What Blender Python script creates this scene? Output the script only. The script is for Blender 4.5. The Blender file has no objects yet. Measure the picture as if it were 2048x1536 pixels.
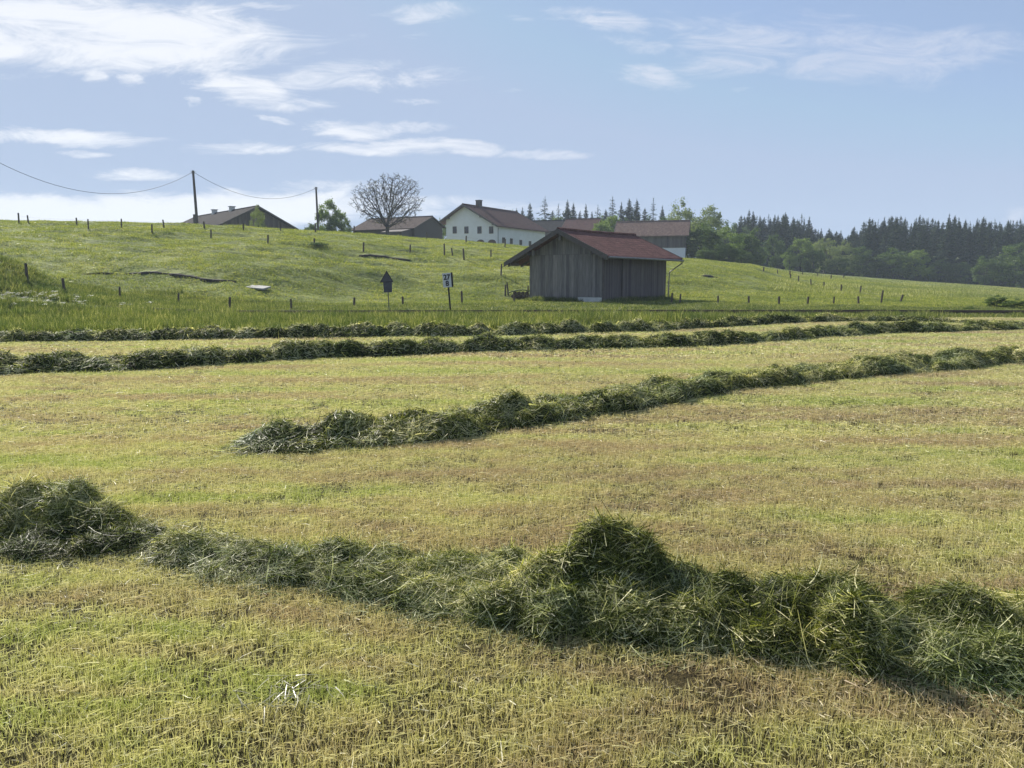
import bpy, math, random
import numpy as np
from mathutils import Vector
R = math.radians
rng = np.random.default_rng(11)
random.seed(11)
sc = bpy.context.scene
C = sc.collection

# ------------------------------------------------------------------ camera
CAMZ, F, PIT = 1.6, 1536.0, math.atan(208/1536.0)
cam = bpy.data.cameras.new('camera'); camo = bpy.data.objects.new('camera', cam); C.objects.link(camo)
cam.lens = 27.0; cam.sensor_width = 36.0; cam.clip_end = 5000; cam.clip_start = 0.05
camo.location = (0, 0, CAMZ); camo.rotation_euler = (math.pi/2-PIT, 0, 0)
sc.camera = camo
sc.render.resolution_x = 1024; sc.render.resolution_y = 768

def ray(u, v):
    cx = (u-1024)/F; cy = (768-v)/F
    dy = math.cos(PIT)+cy*math.sin(PIT); dz = -math.sin(PIT)+cy*math.cos(PIT)
    return cx/dy, dz/dy
def at(u, v, Y):
    tx, tz = ray(u, v); return Vector((tx*Y, Y, CAMZ+tz*Y))
def flat(u, v):
    tx, tz = ray(u, v); Y = -CAMZ/tz; return Vector((tx*Y, Y, 0))

# ------------------------------------------------------------------ light
SUN_AZ, SUN_EL = 38.0, 33.0       # degrees left of the view direction, above the horizon
sd = Vector((-math.sin(R(SUN_AZ))*math.cos(R(SUN_EL)), math.cos(R(SUN_AZ))*math.cos(R(SUN_EL)), math.sin(R(SUN_EL))))
sun = bpy.data.lights.new('sun', 'SUN'); suno = bpy.data.objects.new('sun', sun); C.objects.link(suno)
sun.energy = 4.9; sun.angle = R(0.6); sun.color = (1.0, 0.94, 0.84)
suno.rotation_euler = sd.to_track_quat('Z', 'Y').to_euler(); suno.location = (-40, 40, 60)
sc.view_settings.view_transform = 'Standard'; sc.view_settings.look = 'None'
sc.view_settings.gamma = 1; sc.view_settings.use_curve_mapping = False
sc.view_settings.exposure = 0.84
sc.cycles.use_denoising = True
sc.cycles.max_bounces = 8; sc.cycles.transparent_max_bounces = 8
sc.cycles.volume_bounces = 1

w = bpy.data.worlds.new("World"); sc.world = w; w.use_nodes = True
nt = w.node_tree; N = nt.nodes; Lk = nt.links; N.clear()
def nd(t, **k):
    n = N.new(t)
    for a, b in k.items(): setattr(n, a, b)
    return n
def mathn(op, a, b=None, c=None, clamp=False):
    n = nd('ShaderNodeMath', operation=op); n.use_clamp = clamp
    for i, x in enumerate((a, b, c)):
        if x is None: continue
        if isinstance(x, (int, float)): n.inputs[i].default_value = x
        else: Lk.new(x, n.inputs[i])
    return n.outputs[0]
def maprange(x, a, b, c, d, smooth=True):
    n = nd('ShaderNodeMapRange'); n.interpolation_type = 'SMOOTHSTEP' if smooth else 'LINEAR'
    Lk.new(x, n.inputs[0])
    for i, q in enumerate((a, b, c, d)): n.inputs[1+i].default_value = q
    return n.outputs[0]
sky = nd('ShaderNodeTexSky', sky_type='NISHITA'); sky.sun_disc = False
sky.sun_elevation = R(SUN_EL); sky.sun_rotation = R(-SUN_AZ)
sky.air_density = 1.0; sky.dust_density = 0.5; sky.ozone_density = 3.0; sky.altitude = 500
bg = nd('ShaderNodeBackground'); out = nd('ShaderNodeOutputWorld')
bg.inputs[1].default_value = 0.08
tc = nd('ShaderNodeTexCoord'); sep = nd('ShaderNodeSeparateXYZ'); Lk.new(tc.outputs['Generated'], sep.inputs[0])
yy = mathn('MAXIMUM', sep.outputs[1], 0.15)
px_ = mathn('DIVIDE', sep.outputs[0], yy); pz_ = mathn('DIVIDE', sep.outputs[2], yy)
comb = nd('ShaderNodeCombineXYZ'); Lk.new(px_, comb.inputs[0]); Lk.new(pz_, comb.inputs[1])
def noise(vec, scale, detail, rough=0.55, sx=1, sy=1, off=(0, 0, 0), dist=0.0, rot=0):
    m = nd('ShaderNodeMapping'); m.inputs['Scale'].default_value = (sx, sy, 1); m.inputs['Location'].default_value = off
    m.inputs['Rotation'].default_value = (0, 0, rot)
    Lk.new(vec, m.inputs['Vector'])
    n = nd('ShaderNodeTexNoise'); n.inputs['Scale'].default_value = scale; n.inputs['Detail'].default_value = detail
    n.inputs['Roughness'].default_value = rough; n.inputs['Distortion'].default_value = dist
    Lk.new(m.outputs[0], n.inputs['Vector']); return n
wn = noise(comb.outputs[0], 6.0, 6, 0.6, 1, 2.0)
wsub = nd('ShaderNodeVectorMath', operation='SUBTRACT'); Lk.new(wn.outputs['Color'], wsub.inputs[0]); wsub.inputs[1].default_value = (.5, .5, .5)
wmul = nd('ShaderNodeVectorMath', operation='MULTIPLY'); Lk.new(wsub.outputs[0], wmul.inputs[0]); wmul.inputs[1].default_value = (.16, .035, 0)
wadd = nd('ShaderNodeVectorMath', operation='ADD'); Lk.new(comb.outputs[0], wadd.inputs[0]); Lk.new(wmul.outputs[0], wadd.inputs[1])
clouds = [ # (u, v, half width, half height, weight, tilt)
 (150, 75, 520, 85, 1.15, 0), (0, 35, 330, 95, 1.1, 0), (420, 70, 250, 45, .95, 0), (185, 160, 42, 15, .75, 0), (275, 165, 42, 13, .75, 0),
 (380, 200, 32, 14, .75, -.3), (490, 175, 140, 40, .9, -.2), (700, 150, 250, 40, .62, .05), (600, 210, 140, 18, .75, 0),
 (740, 255, 150, 20, .95, 0), (535, 240, 45, 9, .75, -.15), (130, 273, 230, 20, .85, -.03), (480, 296, 140, 16, .85, -.03),
 (750, 293, 170, 18, .9, 0), (930, 296, 120, 13, .8, -.1), (1090, 311, 95, 12, .9, 0), (160, 305, 80, 9, .6, 0), (280, 352, 120, 15, .7, -.06), 
 (60, 425, 620, 46, 1.45, 0), (420, 425, 460, 42, 1.4, .03), (780, 410, 220, 30, .85, 0), (900, 420, 420, 26, .6, 0), (640, 378, 170, 16, .6, 0),
 (1200, 45, 110, 26, .72, -.1), (1280, 85, 120, 26, .55, -.1), (1640, 100, 330, 75, .72, -.05), (1800, 105, 330, 48, .74, .05), (1500, 50, 260, 40, .55, 0),
 (1300, 150, 110, 26, .58, -.1), (1490, 177, 42, 8, .6, .1), (1015, 177, 36, 7, .65, 0), (835, 25, 120, 22, .6, 0), (820, 70, 55, 10, .6, 0),
 (555, 8, 80, 10, .7, 0), (2040, 432, 40, 22, .8, 0), (1060, 45, 30, 6, .4, 0), (850, 200, 80, 10, .5, 0)]
acc = None
for (u, v, hw, hh, wt, tilt) in clouds:
    a0, b0 = ray(u, v); hx = hw/F/1.03; hy = hh/F/1.03
    m = nd('ShaderNodeMapping', vector_type='TEXTURE')
    m.inputs['Location'].default_value = (a0, b0, 0); m.inputs['Rotation'].default_value = (0, 0, tilt); m.inputs['Scale'].default_value = (hx, hy, 1)
    Lk.new(wadd.outputs[0], m.inputs['Vector'])
    ln = nd('ShaderNodeVectorMath', operation='LENGTH'); Lk.new(m.outputs[0], ln.inputs[0])
    s = maprange(ln.outputs['Value'], 0.35, 1.3, wt, 0.0)
    acc = s if acc is None else mathn('MAXIMUM', acc, s)
n1 = noise(comb.outputs[0], 8, 10, 0.70, 1, 4.0, (3, 1, 0), 0.9, -.08)
n2 = noise(comb.outputs[0], 2.2, 6, 0.6, 1, 3.5, (7, 2, 0), 0.3)
nn = mathn('MULTIPLY_ADD', n1.outputs[0], 2.7, mathn('MULTIPLY', n2.outputs[0], 0.6))      # ~1.15 mean
dens = mathn('ADD', acc, mathn('SUBTRACT', nn, 1.65))
mask = maprange(dens, 0.22, 1.30, 0, 1)
mask = mathn('MULTIPLY', mask, mathn('MULTIPLY', maprange(sep.outputs[1], 0.16, 0.3, 0, 1), maprange(acc, 0.02, 0.25, 0, 1)))
# left clouds (toward the sun) are brighter
cb = maprange(px_, -0.7, 0.7, 1.0, 0.60, False)
ccol = nd('ShaderNodeMix', data_type='RGBA'); ccol.inputs['A'].default_value = (5.0, 5.25, 6.1, 1); ccol.inputs['B'].default_value = (6.7, 6.85, 7.2, 1)
Lk.new(maprange(px_, -0.25, 0.35, 1, 0, False), ccol.inputs['Factor'])
mx = nd('ShaderNodeMix', data_type='RGBA')
Lk.new(mathn('MULTIPLY', mask, maprange(px_, -.2, .4, .92, .66, False)), mx.inputs['Factor'])
hs = nd('ShaderNodeHueSaturation'); Lk.new(sky.outputs[0], hs.inputs['Color'])
hs.inputs['Saturation'].default_value = 1.0; hs.inputs['Value'].default_value = 0.95
cap = nd('ShaderNodeVectorMath', operation='MINIMUM'); Lk.new(hs.outputs[0], cap.inputs[0]); cap.inputs[1].default_value = (3.1, 3.9, 5.25)
pal = nd('ShaderNodeMix', data_type='RGBA'); pal.inputs['Factor'].default_value = .5; Lk.new(cap.outputs[0], pal.inputs['A']); pal.inputs['B'].default_value = (3.15, 3.8, 4.85, 1)
tint = nd('ShaderNodeMix', data_type='RGBA', blend_type='MULTIPLY'); tint.inputs['Factor'].default_value = 1
Lk.new(pal.outputs['Result'], tint.inputs['A']); tint.inputs['B'].default_value = (0.97, 0.98, 1.03, 1)
Lk.new(tint.outputs['Result'], mx.inputs['A']); Lk.new(ccol.outputs['Result'], mx.inputs['B'])
Lk.new(mx.outputs['Result'], bg.inputs[0]); Lk.new(bg.outputs[0], out.inputs[0])

# ------------------------------------------------------------------ helpers
def link(o, parent=None):
    C.objects.link(o)
    if parent is not None: o.parent = parent
    return o
def tag(o, label=None, cat=None, group=None, kind=None):
    if label: o['label'] = label
    if cat: o['category'] = cat
    if group: o['group'] = group
    if kind: o['kind'] = kind
    return o
def empty(name, loc=(0, 0, 0), rz=0):
    o = bpy.data.objects.new(name, None); o.location = loc; o.rotation_euler = (0, 0, rz); C.objects.link(o); return o

def np_mesh(name, V, Q, mat, tint=None, smooth=False):
    """V (n,3) float, Q (m,k) int faces of one size"""
    me = bpy.data.meshes.new(name)
    V = np.ascontiguousarray(V, dtype=np.float32); Q = np.ascontiguousarray(Q, dtype=np.int32)
    me.vertices.add(len(V)); me.vertices.foreach_set('co', V.ravel())
    m, k = Q.shape
    me.loops.add(m*k); me.loops.foreach_set('vertex_index', Q.ravel())
    me.polygons.add(m); me.polygons.foreach_set('loop_start', np.arange(0, m*k, k, dtype=np.int32))
    try: me.polygons.foreach_set('loop_total', np.full(m, k, dtype=np.int32))
    except Exception: pass
    if smooth: me.polygons.foreach_set('use_smooth', np.ones(m, dtype=bool))
    me.update(calc_edges=True)
    if tint is not None:
        a = me.attributes.new('tint', 'FLOAT', 'POINT'); a.data.foreach_set('value', np.ascontiguousarray(tint, dtype=np.float32))
    me.materials.append(mat)
    return me
def ob(name, me, parent=None): return link(bpy.data.objects.new(name, me), parent)

def hsh(i, j, s):
    n = (i.astype(np.int64)*374761393 + j.astype(np.int64)*668265263 + s*2147483647) & 0xffffffff
    n = ((n ^ (n >> 13))*1274126177) & 0xffffffff
    n = n ^ (n >> 16)
    return (n & 0xffff)/65535.0
def vnoise(x, y, s=0):
    x = np.asarray(x, float); y = np.asarray(y, float)
    i = np.floor(x).astype(np.int64); j = np.floor(y).astype(np.int64); fx = x-i; fy = y-j
    fx = fx*fx*(3-2*fx); fy = fy*fy*(3-2*fy)
    a = hsh(i, j, s); b = hsh(i+1, j, s); c = hsh(i, j+1, s); d = hsh(i+1, j+1, s)
    return (a*(1-fx)+b*fx)*(1-fy)+(c*(1-fx)+d*fx)*fy
def fbm(x, y, s=0, o=4):
    t = 0; a = 1; n = 0
    for k in range(o):
        t = t+a*vnoise(np.asarray(x)*2**k+17*k, np.asarray(y)*2**k-9*k, s+k); n += a; a *= .5
    return t/n

def domes(x, y, cell, seed, amp=(.45, 1.0), rad=(.55, .95)):
    x = np.asarray(x, float)/cell; y = np.asarray(y, float)/cell; i0 = np.floor(x).astype(np.int64); j0 = np.floor(y).astype(np.int64); out = np.zeros(np.shape(x))
    for di in (-1, 0, 1):
        for dj in (-1, 0, 1):
            i = i0+di; j = j0+dj; cx = i+hsh(i, j, seed); cy = j+hsh(i, j, seed+1); a = amp[0]+(amp[1]-amp[0])*hsh(i, j, seed+2); r = rad[0]+(rad[1]-rad[0])*hsh(i, j, seed+3)
            q = ((x-cx)**2+(y-cy)**2)/r**2; out = np.maximum(out, a*np.clip(1-q, 0, 1)**.6)
    return out

# ------------------------------------------------------------------ terrain height
cu   = np.array([-900, -300, 0, 128, 240, 357, 460, 700, 926, 1200, 1400, 1500, 1600, 1750, 2048, 2500, 3200], float)
z45  = np.array([2.2, 2.0, 1.5, .95, .55, .25, .06, .10, .20, .22, .22, .2, .15, .1, 0.0, 0.0, 0.0])
vs   = np.array([430, 437, 443, 444.5, 446, 448.5, 453, 466, 482.5, 505, 519.5, 530, 547, 558.5, 577, 585, 590], float)
dc   = np.array([85, 85, 85, 85, 85, 85, 85, 86, 87, 88, 92, 108, 145, 160, 178, 185, 190], float)
post = np.array([-.5, -.5, -.5, -.5, -.5, -.5, -.6, -.7, -.5, 0, .3, .4, .4, .3, 0, 0, 0])
tcol = (cu-1024)/F
zc = np.array([CAMZ+ray(1024, v)[1]*d for v, d in zip(vs, dc)])
def H(x, y, fine=True):
    x = np.asarray(x, float); y = np.asarray(y, float)
    t = x/np.maximum(y, 32)
    a = np.interp(t, tcol, z45); b = np.interp(t, tcol, zc); d = np.interp(t, tcol, dc); p = np.interp(t, tcol, post)
    y0 = np.interp(t, [-.36, -.12, .3, .5], [43.0, 51.5, 51.5, 45.0])
    s = np.clip((y-y0)/(d-y0), 0, 1)
    f = s*(1.62-.62*s)*(.35+.65*np.clip(s/.22, 0, 1))
    z = a+(b-a)*f
    k = np.clip((y-26)/(y0-26), 0, 1); k = k*k*(3-2*k)
    z = np.where(y < y0, a*k, z)
    q = np.clip((y-d)/14, 0, 1); q = q*q*(3-2*q)
    z = z+p*q
    # low bank beside the track at the left
    bt = np.clip((-.54-t)/.125, 0, 1); bt = bt*bt*(3-2*bt)
    z = z+1.25*bt*np.exp(-((y-40.5)/3.2)**2)
    if fine:
        m = np.clip((y-y0)/12, 0, 1)
        hill = np.clip((b-1.2)/4, 0, 1)
        z = z+m*hill*(.45*(fbm(x*.11, y*.16, 5, 3)-.5)+.55*(fbm(x*.3+y*.05, y*.8, 9, 4)-.5))*np.where(y > d-6, .35, 1)
        z = z+.03*(fbm(x*.8, y*.8, 3, 2)-.5)*np.clip((y-14)/6, 0, 1)
    return z
def Hs(x, y): return float(H(x, y))
def place(u, v, y0=26.0, y1=230.0, fallback=None):
    tx, tz = ray(u, v); Y = np.arange(y0, y1, .1); z = H(tx*Y, Y); r = CAMZ+tz*Y
    i = np.nonzero(z >= r)[0]
    Yh = Y[i[0]] if len(i) else (fallback or y1)
    return Vector((tx*Yh, Yh, Hs(tx*Yh, Yh)))
# edge between the mown field and the tall verge
eu = np.array([-900, 0, 500, 1000, 1300, 1600, 2048, 3000]); ev = np.array([662, 668, 664, 661, 650, 639.5, 636, 634])
ex = np.array([flat(u, v).x for u, v in zip(eu, ev)]); ey = np.array([flat(u, v).y for u, v in zip(eu, ev)])
def edge(x): return np.interp(x, ex, ey)+.5*(fbm(np.asarray(x)*.5, 0*np.asarray(x), 2, 3)-.5)

# ------------------------------------------------------------------ materials
class Mat:
    def __init__(s, name, rough=.8, spec=.3):
        s.m = bpy.data.materials.new(name); s.m.use_nodes = True; s.t = s.m.node_tree; s.N = s.t.nodes; s.L = s.t.links
        s.p = s.N['Principled BSDF']; s.p.inputs['Roughness'].default_value = rough; s.p.inputs['Specular IOR Level'].default_value = spec
        s.co = s.N.new('ShaderNodeTexCoord'); s.geo = s.N.new('ShaderNodeNewGeometry')
    def noise(s, scale, detail=4, st=(1, 1, 1), src='world', rough=.6, rot=0, loc=(0, 0, 0)):
        mp = s.N.new('ShaderNodeMapping'); mp.inputs['Scale'].default_value = st; mp.inputs['Rotation'].default_value = (0, 0, rot)
        mp.inputs['Location'].default_value = loc
        s.L.new(s.geo.outputs['Position'] if src == 'world' else s.co.outputs['Object'], mp.inputs['Vector'])
        n = s.N.new('ShaderNodeTexNoise'); n.inputs['Scale'].default_value = scale; n.inputs['Detail'].default_value = detail
        n.inputs['Roughness'].default_value = rough
        s.L.new(mp.outputs[0], n.inputs['Vector']); return n.outputs[0]
    def ramp(s, fac, stops):
        r = s.N.new('ShaderNodeValToRGB'); e = r.color_ramp.elements
        while len(e) < len(stops): e.new(.5)
        for q, (p, c) in zip(e, stops): q.position = p; q.color = (*c, 1)
        s.L.new(fac, r.inputs[0]); return r.outputs[0]
    def mix(s, a, b, f, mode='MIX'):
        n = s.N.new('ShaderNodeMix'); n.data_type = 'RGBA'; n.blend_type = mode
        for sock, x in (('A', a), ('B', b), ('Factor', f)):
            if isinstance(x, (tuple, list)): n.inputs[sock].default_value = (*x, 1)
            elif isinstance(x, (int, float)): n.inputs[sock].default_value = x
            else: s.L.new(x, n.inputs[sock])
        return n.outputs['Result']
    def math(s, op, a, b):
        n = s.N.new('ShaderNodeMath'); n.operation = op
        for i, x in enumerate((a, b)):
            if isinstance(x, (int, float)): n.inputs[i].default_value = x
            else: s.L.new(x, n.inputs[i])
        return n.outputs[0]
    def attr(s, name='tint'):
        a = s.N.new('ShaderNodeAttribute'); a.attribute_name = name; return a.outputs['Fac']
    def color(s, c):
        if isinstance(c, (tuple, list)): s.p.inputs['Base Color'].default_value = (*c, 1)
        else: s.L.new(c, s.p.inputs['Base Color'])
        s.c = c; return s
    def bump(s, h, strength=.5, dist=.02):
        b = s.N.new('ShaderNodeBump'); b.inputs['Strength'].default_value = strength; b.inputs['Distance'].default_value = dist
        s.L.new(h, b.inputs['Height']); s.L.new(b.outputs[0], s.p.inputs['Normal']); return s
    def translucent(s, f=.35, gain=(1, 1, 1)):
        t = s.N.new('ShaderNodeBsdfTranslucent'); m = s.N.new('ShaderNodeMixShader'); m.inputs[0].default_value = f
        if isinstance(s.c, (tuple, list)): t.inputs[0].default_value = (*s.c, 1)
        else: s.L.new(s.mix(s.c, gain, 1.0, 'MULTIPLY'), t.inputs[0])
        s.L.new(s.p.outputs[0], m.inputs[1]); s.L.new(t.outputs[0], m.inputs[2])
        s.L.new(m.outputs[0], s.N['Material Output'].inputs[0]); return s

def field_zone(s):
    """0 green .. 1 brown : broad patches in the mown field, drawn out along the mowing direction"""
    a = s.noise(.55, 3, (.3, 1.7, 1), rot=-.38); b = s.noise(3.0, 4, (.6, 1.3, 1), rot=-.38, loc=(5, 3, 0))
    return s.math('ADD', s.math('MULTIPLY', a, .68), s.math('MULTIPLY', b, .32))
g = Mat('mown_soil', .95, .1)
z_ = field_zone(g)
base = g.ramp(z_, [(.36, (.07, .07, .024)), (.50, (.085, .075, .03)), (.62, (.075, .055, .03))])
g.color(g.mix(base, g.ramp(g.noise(38, 5), [(.3, (.25, .25, .25)), (.7, (1.25, 1.25, 1.2))]), 1, 'MULTIPLY')).bump(g.noise(45, 5), .9, .04)
M_soil = g.m
def stub_mat(name, dim=1.0):
    s = Mat(name, .5, .35)
    z = field_zone(s)
    live = s.ramp(z, [(.41, (.28, .335, .078)), (.475, (.405, .395, .135)), (.58, (.35, .285, .15))])
    dry = s.ramp(z, [(.41, (.54, .56, .23)), (.475, (.69, .645, .35)), (.58, (.55, .44, .29))])
    c = s.mix(live, dry, s.ramp(s.attr(), [(.3, (0, 0, 0)), (.75, (1, 1, 1))]))
    c = s.mix(c, (.72, .68, .46), s.ramp(s.attr(), [(.93, (0, 0, 0)), (.97, (1, 1, 1))]))
    s.color(c).translucent(.36, (1.08, 1.1, .8)); return s.m
M_stub = stub_mat('cut_stubble')
def grass_mat(name, lo, mid, hi, tr=.4, spec=.3, patch=.25, rough=.45, dry=(.5, .47, .3), dryat=.9):
    s = Mat(name, rough, spec)
    c = s.ramp(s.attr(), [(0, lo), (.5, mid), (dryat-.08, hi), (dryat+.04, dry)])
    n = s.noise(patch, 4) if name != 'pasture_grass' else s.math('ADD', s.math('MULTIPLY', s.noise(.16, 3), .45), s.math('MULTIPLY', s.noise(.9, 4, (.45, 1.5, 1)), .55))  # pasture: streaked noise paints the darker shading of tussocks and terracettes into the colour
    c = s.mix(c, s.ramp(n, [(.32, (.52, .62, .55)), (.66, (1.28, 1.18, 1.05))]), 1, 'MULTIPLY')
    s.color(c).translucent(tr, (1.15, 1.2, .6)); return s.m
M_hay_core = None
s = Mat('cut_grass_core', .9, .1); s.color(s.ramp(s.noise(22, 5), [(.3, (.005, .008, .003)), (.6, (.014, .022, .006)), (.8, (.03, .04, .012))])).bump(s.noise(60, 4), 1, .05); M_hay_core = s.m  # near-black grass: the deep shade between the strands is put into this colour
M_hay = grass_mat('cut_grass', (.016, .025, .006), (.112, .140, .028), (.43, .455, .155), .32, .13, 1.3, .45, (.72, .70, .46), .79)
M_hay_far = grass_mat('cut_grass_far', (.016, .027, .007), (.098, .130, .024), (.39, .42, .14), .34, .08, 1.0, .55, (.70, .68, .48), .79)
M_verge = grass_mat('verge_grass', (.055, .09, .028), (.115, .155, .045), (.24, .265, .09), .4, .2, .5)
M_past = grass_mat('pasture_grass', (.125, .165, .045), (.22, .262, .075), (.38, .40, .14), .4, .2, .16, .5, (.42, .38, .18), .93)
s = Mat('pasture_ground', .95, .1)
c = s.ramp(s.noise(.16, 5), [(.33, (.135, .165, .055)), (.5, (.195, .23, .072)), (.66, (.275, .295, .10))])
c = s.mix(c, s.ramp(s.noise(1.6, 6, (.6, 1.6, 1)), [(.3, (.5, .5, .5)), (.68, (1.25, 1.25, 1.2))]), 1, 'MULTIPLY')
s.color(c).bump(s.noise(3.5, 6), .8, .25); M_pground = s.m

def simple(name, col, rough=.8, var=.25, scale=6, st=(1, 1, 1), spec=.3, metal=0, bump=0, useattr=False):
    s = Mat(name, rough, spec); n = s.noise(scale, 5, st, src='object')
    lo = tuple(x*(1-var) for x in col); hi = tuple(x*(1+var) for x in col)
    c = s.ramp(n, [(.3, lo), (.7, hi)])
    if useattr: c = s.mix(c, s.ramp(s.attr(), [(0, (.68, .68, .70)), (1, (1.32, 1.30, 1.26))]), 1, 'MULTIPLY')
    s.color(c); s.p.inputs['Metallic'].default_value = metal
    if bump: s.bump(n, bump, .02)
    return s.m
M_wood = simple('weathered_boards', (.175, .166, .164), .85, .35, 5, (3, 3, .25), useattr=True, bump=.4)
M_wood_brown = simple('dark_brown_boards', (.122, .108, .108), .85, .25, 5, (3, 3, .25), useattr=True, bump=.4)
M_barn_wood = simple('grey_barn_boards', (.145, .125, .115), .85, .3, 3, (3, 3, .3), useattr=True)
M_dark_wood = simple('dark_timber', (.10, .088, .082), .8, .25, 8)
M_post = simple('fence_wood', (.085, .07, .058), .9, .3, 14, (2, 2, .5), bump=.4)
M_pole = simple('pole_wood', (.10, .085, .08), .85, .2, 6, (2, 2, .4))
M_white = simple('white_render', (.74, .75, .77), .9, .05, .8)
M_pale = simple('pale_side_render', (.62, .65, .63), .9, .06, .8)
M_found = simple('concrete', (.55, .55, .52), .9, .12, 3)
M_steel = simple('zinc_pipe', (.18, .18, .18), .5, .2, 5, metal=.6)
M_rail = simple('rusty_rail', (.07, .05, .04), .6, .3, 5, metal=.3)
M_ballast = simple('track_ballast', (.14, .13, .11), .95, .5, 9, bump=.8)
M_glass = simple('window_glass', (.03, .035, .04), .12, .1, 1, spec=.5)
M_frame = simple('window_frame', (.12, .075, .05), .7, .15, 4)
M_black = simple('black_paint', (.012, .012, .013), .6, .1, 4)
M_plate = simple('white_enamel', (.58, .60, .62), .4, .03, 2)
M_signback = simple('grey_sign_back', (.075, .08, .09), .55, .15, 6, metal=.3)
M_wire = simple('steel_wire', (.10, .10, .105), .6, .1, 2)
M_earth = simple('bare_earth', (.034, .030, .022), .95, .4, 3, bump=.8)
M_slab = simple('pale_concrete_slab', (.36, .355, .33), .9, .12, 4)
M_tarp = simple('mossy_cover', (.09, .12, .05), .9, .3, 5, bump=.5)
M_film = simple('white_film', (.75, .76, .76), .35, .04, 3)
def tiles(name, c1, c2, sc_=1.0):
    s = Mat(name, 1.0, .04)
    n = s.noise(2.2, 5, src='object'); n2 = s.noise(14, 3, (1, .6, 1), src='object')
    c = s.mix(s.ramp(n, [(.35, c1), (.65, c2)]), s.ramp(n2, [(.3, (.6, .6, .6)), (.7, (1.3, 1.3, 1.3))]), 1, 'MULTIPLY')
    wv = s.N.new('ShaderNodeTexBrick'); mp = s.N.new('ShaderNodeMapping'); mp.inputs['Rotation'].default_value = (0, 0, math.pi/2)
    s.L.new(s.co.outputs['Object'], mp.inputs[0]); s.L.new(mp.outputs[0], wv.inputs['Vector'])
    wv.inputs['Scale'].default_value = 1; wv.inputs['Brick Width'].default_value = .24*sc_; wv.inputs['Row Height'].default_value = .33*sc_
    wv.inputs['Mortar Size'].default_value = .022; wv.inputs['Color1'].default_value = (1, 1, 1, 1); wv.inputs['Color2'].default_value = (.78, .78, .78, 1); wv.inputs['Mortar'].default_value = (.35, .35, .35, 1)
    c = s.mix(c, wv.outputs['Color'], .8, 'MULTIPLY'); s.color(c); s.bump(wv.outputs['Fac'], -.5, .03); return s.m
M_tile_red = tiles('red_clay_tiles', (.135, .075, .068), (.205, .108, .096))
M_tile_house = tiles('brown_red_tiles', (.100, .062, .057), (.15, .086, .078))
M_tile_brown = tiles('brown_tiles', (.095, .078, .072), (.15, .12, .11))
M_tile_dark = tiles('grey_brown_tiles', (.040, .037, .037), (.062, .056, .056))
M_tile_pale = tiles('faded_brown_tiles', (.17, .12, .105), (.25, .18, .15))
M_bark = simple('bark', (.060, .054, .054), .9, .3, 3, bump=.3)
def leaf_mat(name, lo, hi, tr=.35):
    s = Mat(name, .6, .2); c = s.ramp(s.attr(), [(0, lo), (1, hi)])
    s.color(c).translucent(tr, (1.1, 1.2, .6)); return s.m
M_leaf = leaf_mat('leaves_green', (.040, .072, .024), (.14, .20, .055))
M_leaf_pale = leaf_mat('leaves_pale', (.11, .145, .055), (.28, .32, .13))
M_leaf_bright = leaf_mat('leaves_spring', (.09, .14, .035), (.23, .30, .08))
M_needle = leaf_mat('needles_dark', (.014, .028, .014), (.046, .074, .030), .12)
M_twig = leaf_mat('twig_leaves', (.10, .085, .05), (.24, .24, .12))

# ------------------------------------------------------------------ ground sheets
def grid(name, X, Y, Z, mat, kind='structure'):
    r, c = X.shape; idx = np.arange(r*c).reshape(r, c)
    Q = np.stack([idx[:-1, :-1], idx[:-1, 1:], idx[1:, 1:], idx[1:, :-1]], -1).reshape(-1, 4)
    o = ob(name, np_mesh(name, np.stack([X, Y, Z], -1).reshape(-1, 3), Q, mat, smooth=True))
    tag(o, kind=kind); return o
xs = np.linspace(-45, 50, 260); ss = np.linspace(0, 1, 240)**1.3
X = np.tile(xs, (len(ss), 1)); Y = -8+ss[:, None]*(edge(xs)[None, :]+8)
Z = H(X, Y)+.02*(fbm(X*3, Y*3, 21, 3)-.5)
f = grid('mown_field', X, Y, Z, M_soil)
tt = np.linspace(-1.25, 1.25, 420); 
yr = np.concatenate([np.linspace(0, 1, 40)[:-1]*12+0, 12+np.linspace(0, 1, 170)[:-1]*62, 74+np.linspace(0, 1, 110)**1.5*620])
S = yr[:, None]
Xp = tt[None, :]*(S+34)
Yp = (edge(Xp)-.6)+S
Zp = H(Xp, Yp)
Zp = Zp-.035*np.clip(1-S/1.0, 0, 1)
pg = grid('pasture_ground', Xp, Yp, Zp, M_pground)
# ground behind and beside the viewer
for nm, x0, x1, y0, y1 in (('meadow_ground', -400, 400, -400, -8), ):
    gx, gy = np.meshgrid(np.linspace(x0, x1, 9), np.linspace(y0, y1, 5)); grid(nm, gx, gy, 0*gx-.004, M_soil)
for nm, x0, x1 in (('meadow_ground', -400, -45), ('meadow_ground', 50, 400)):
    gx, gy = np.meshgrid(np.linspace(x0, x1, 9), np.linspace(-8, 40, 5)); grid(nm, gx, gy, 0*gx-.06, M_soil)

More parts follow.
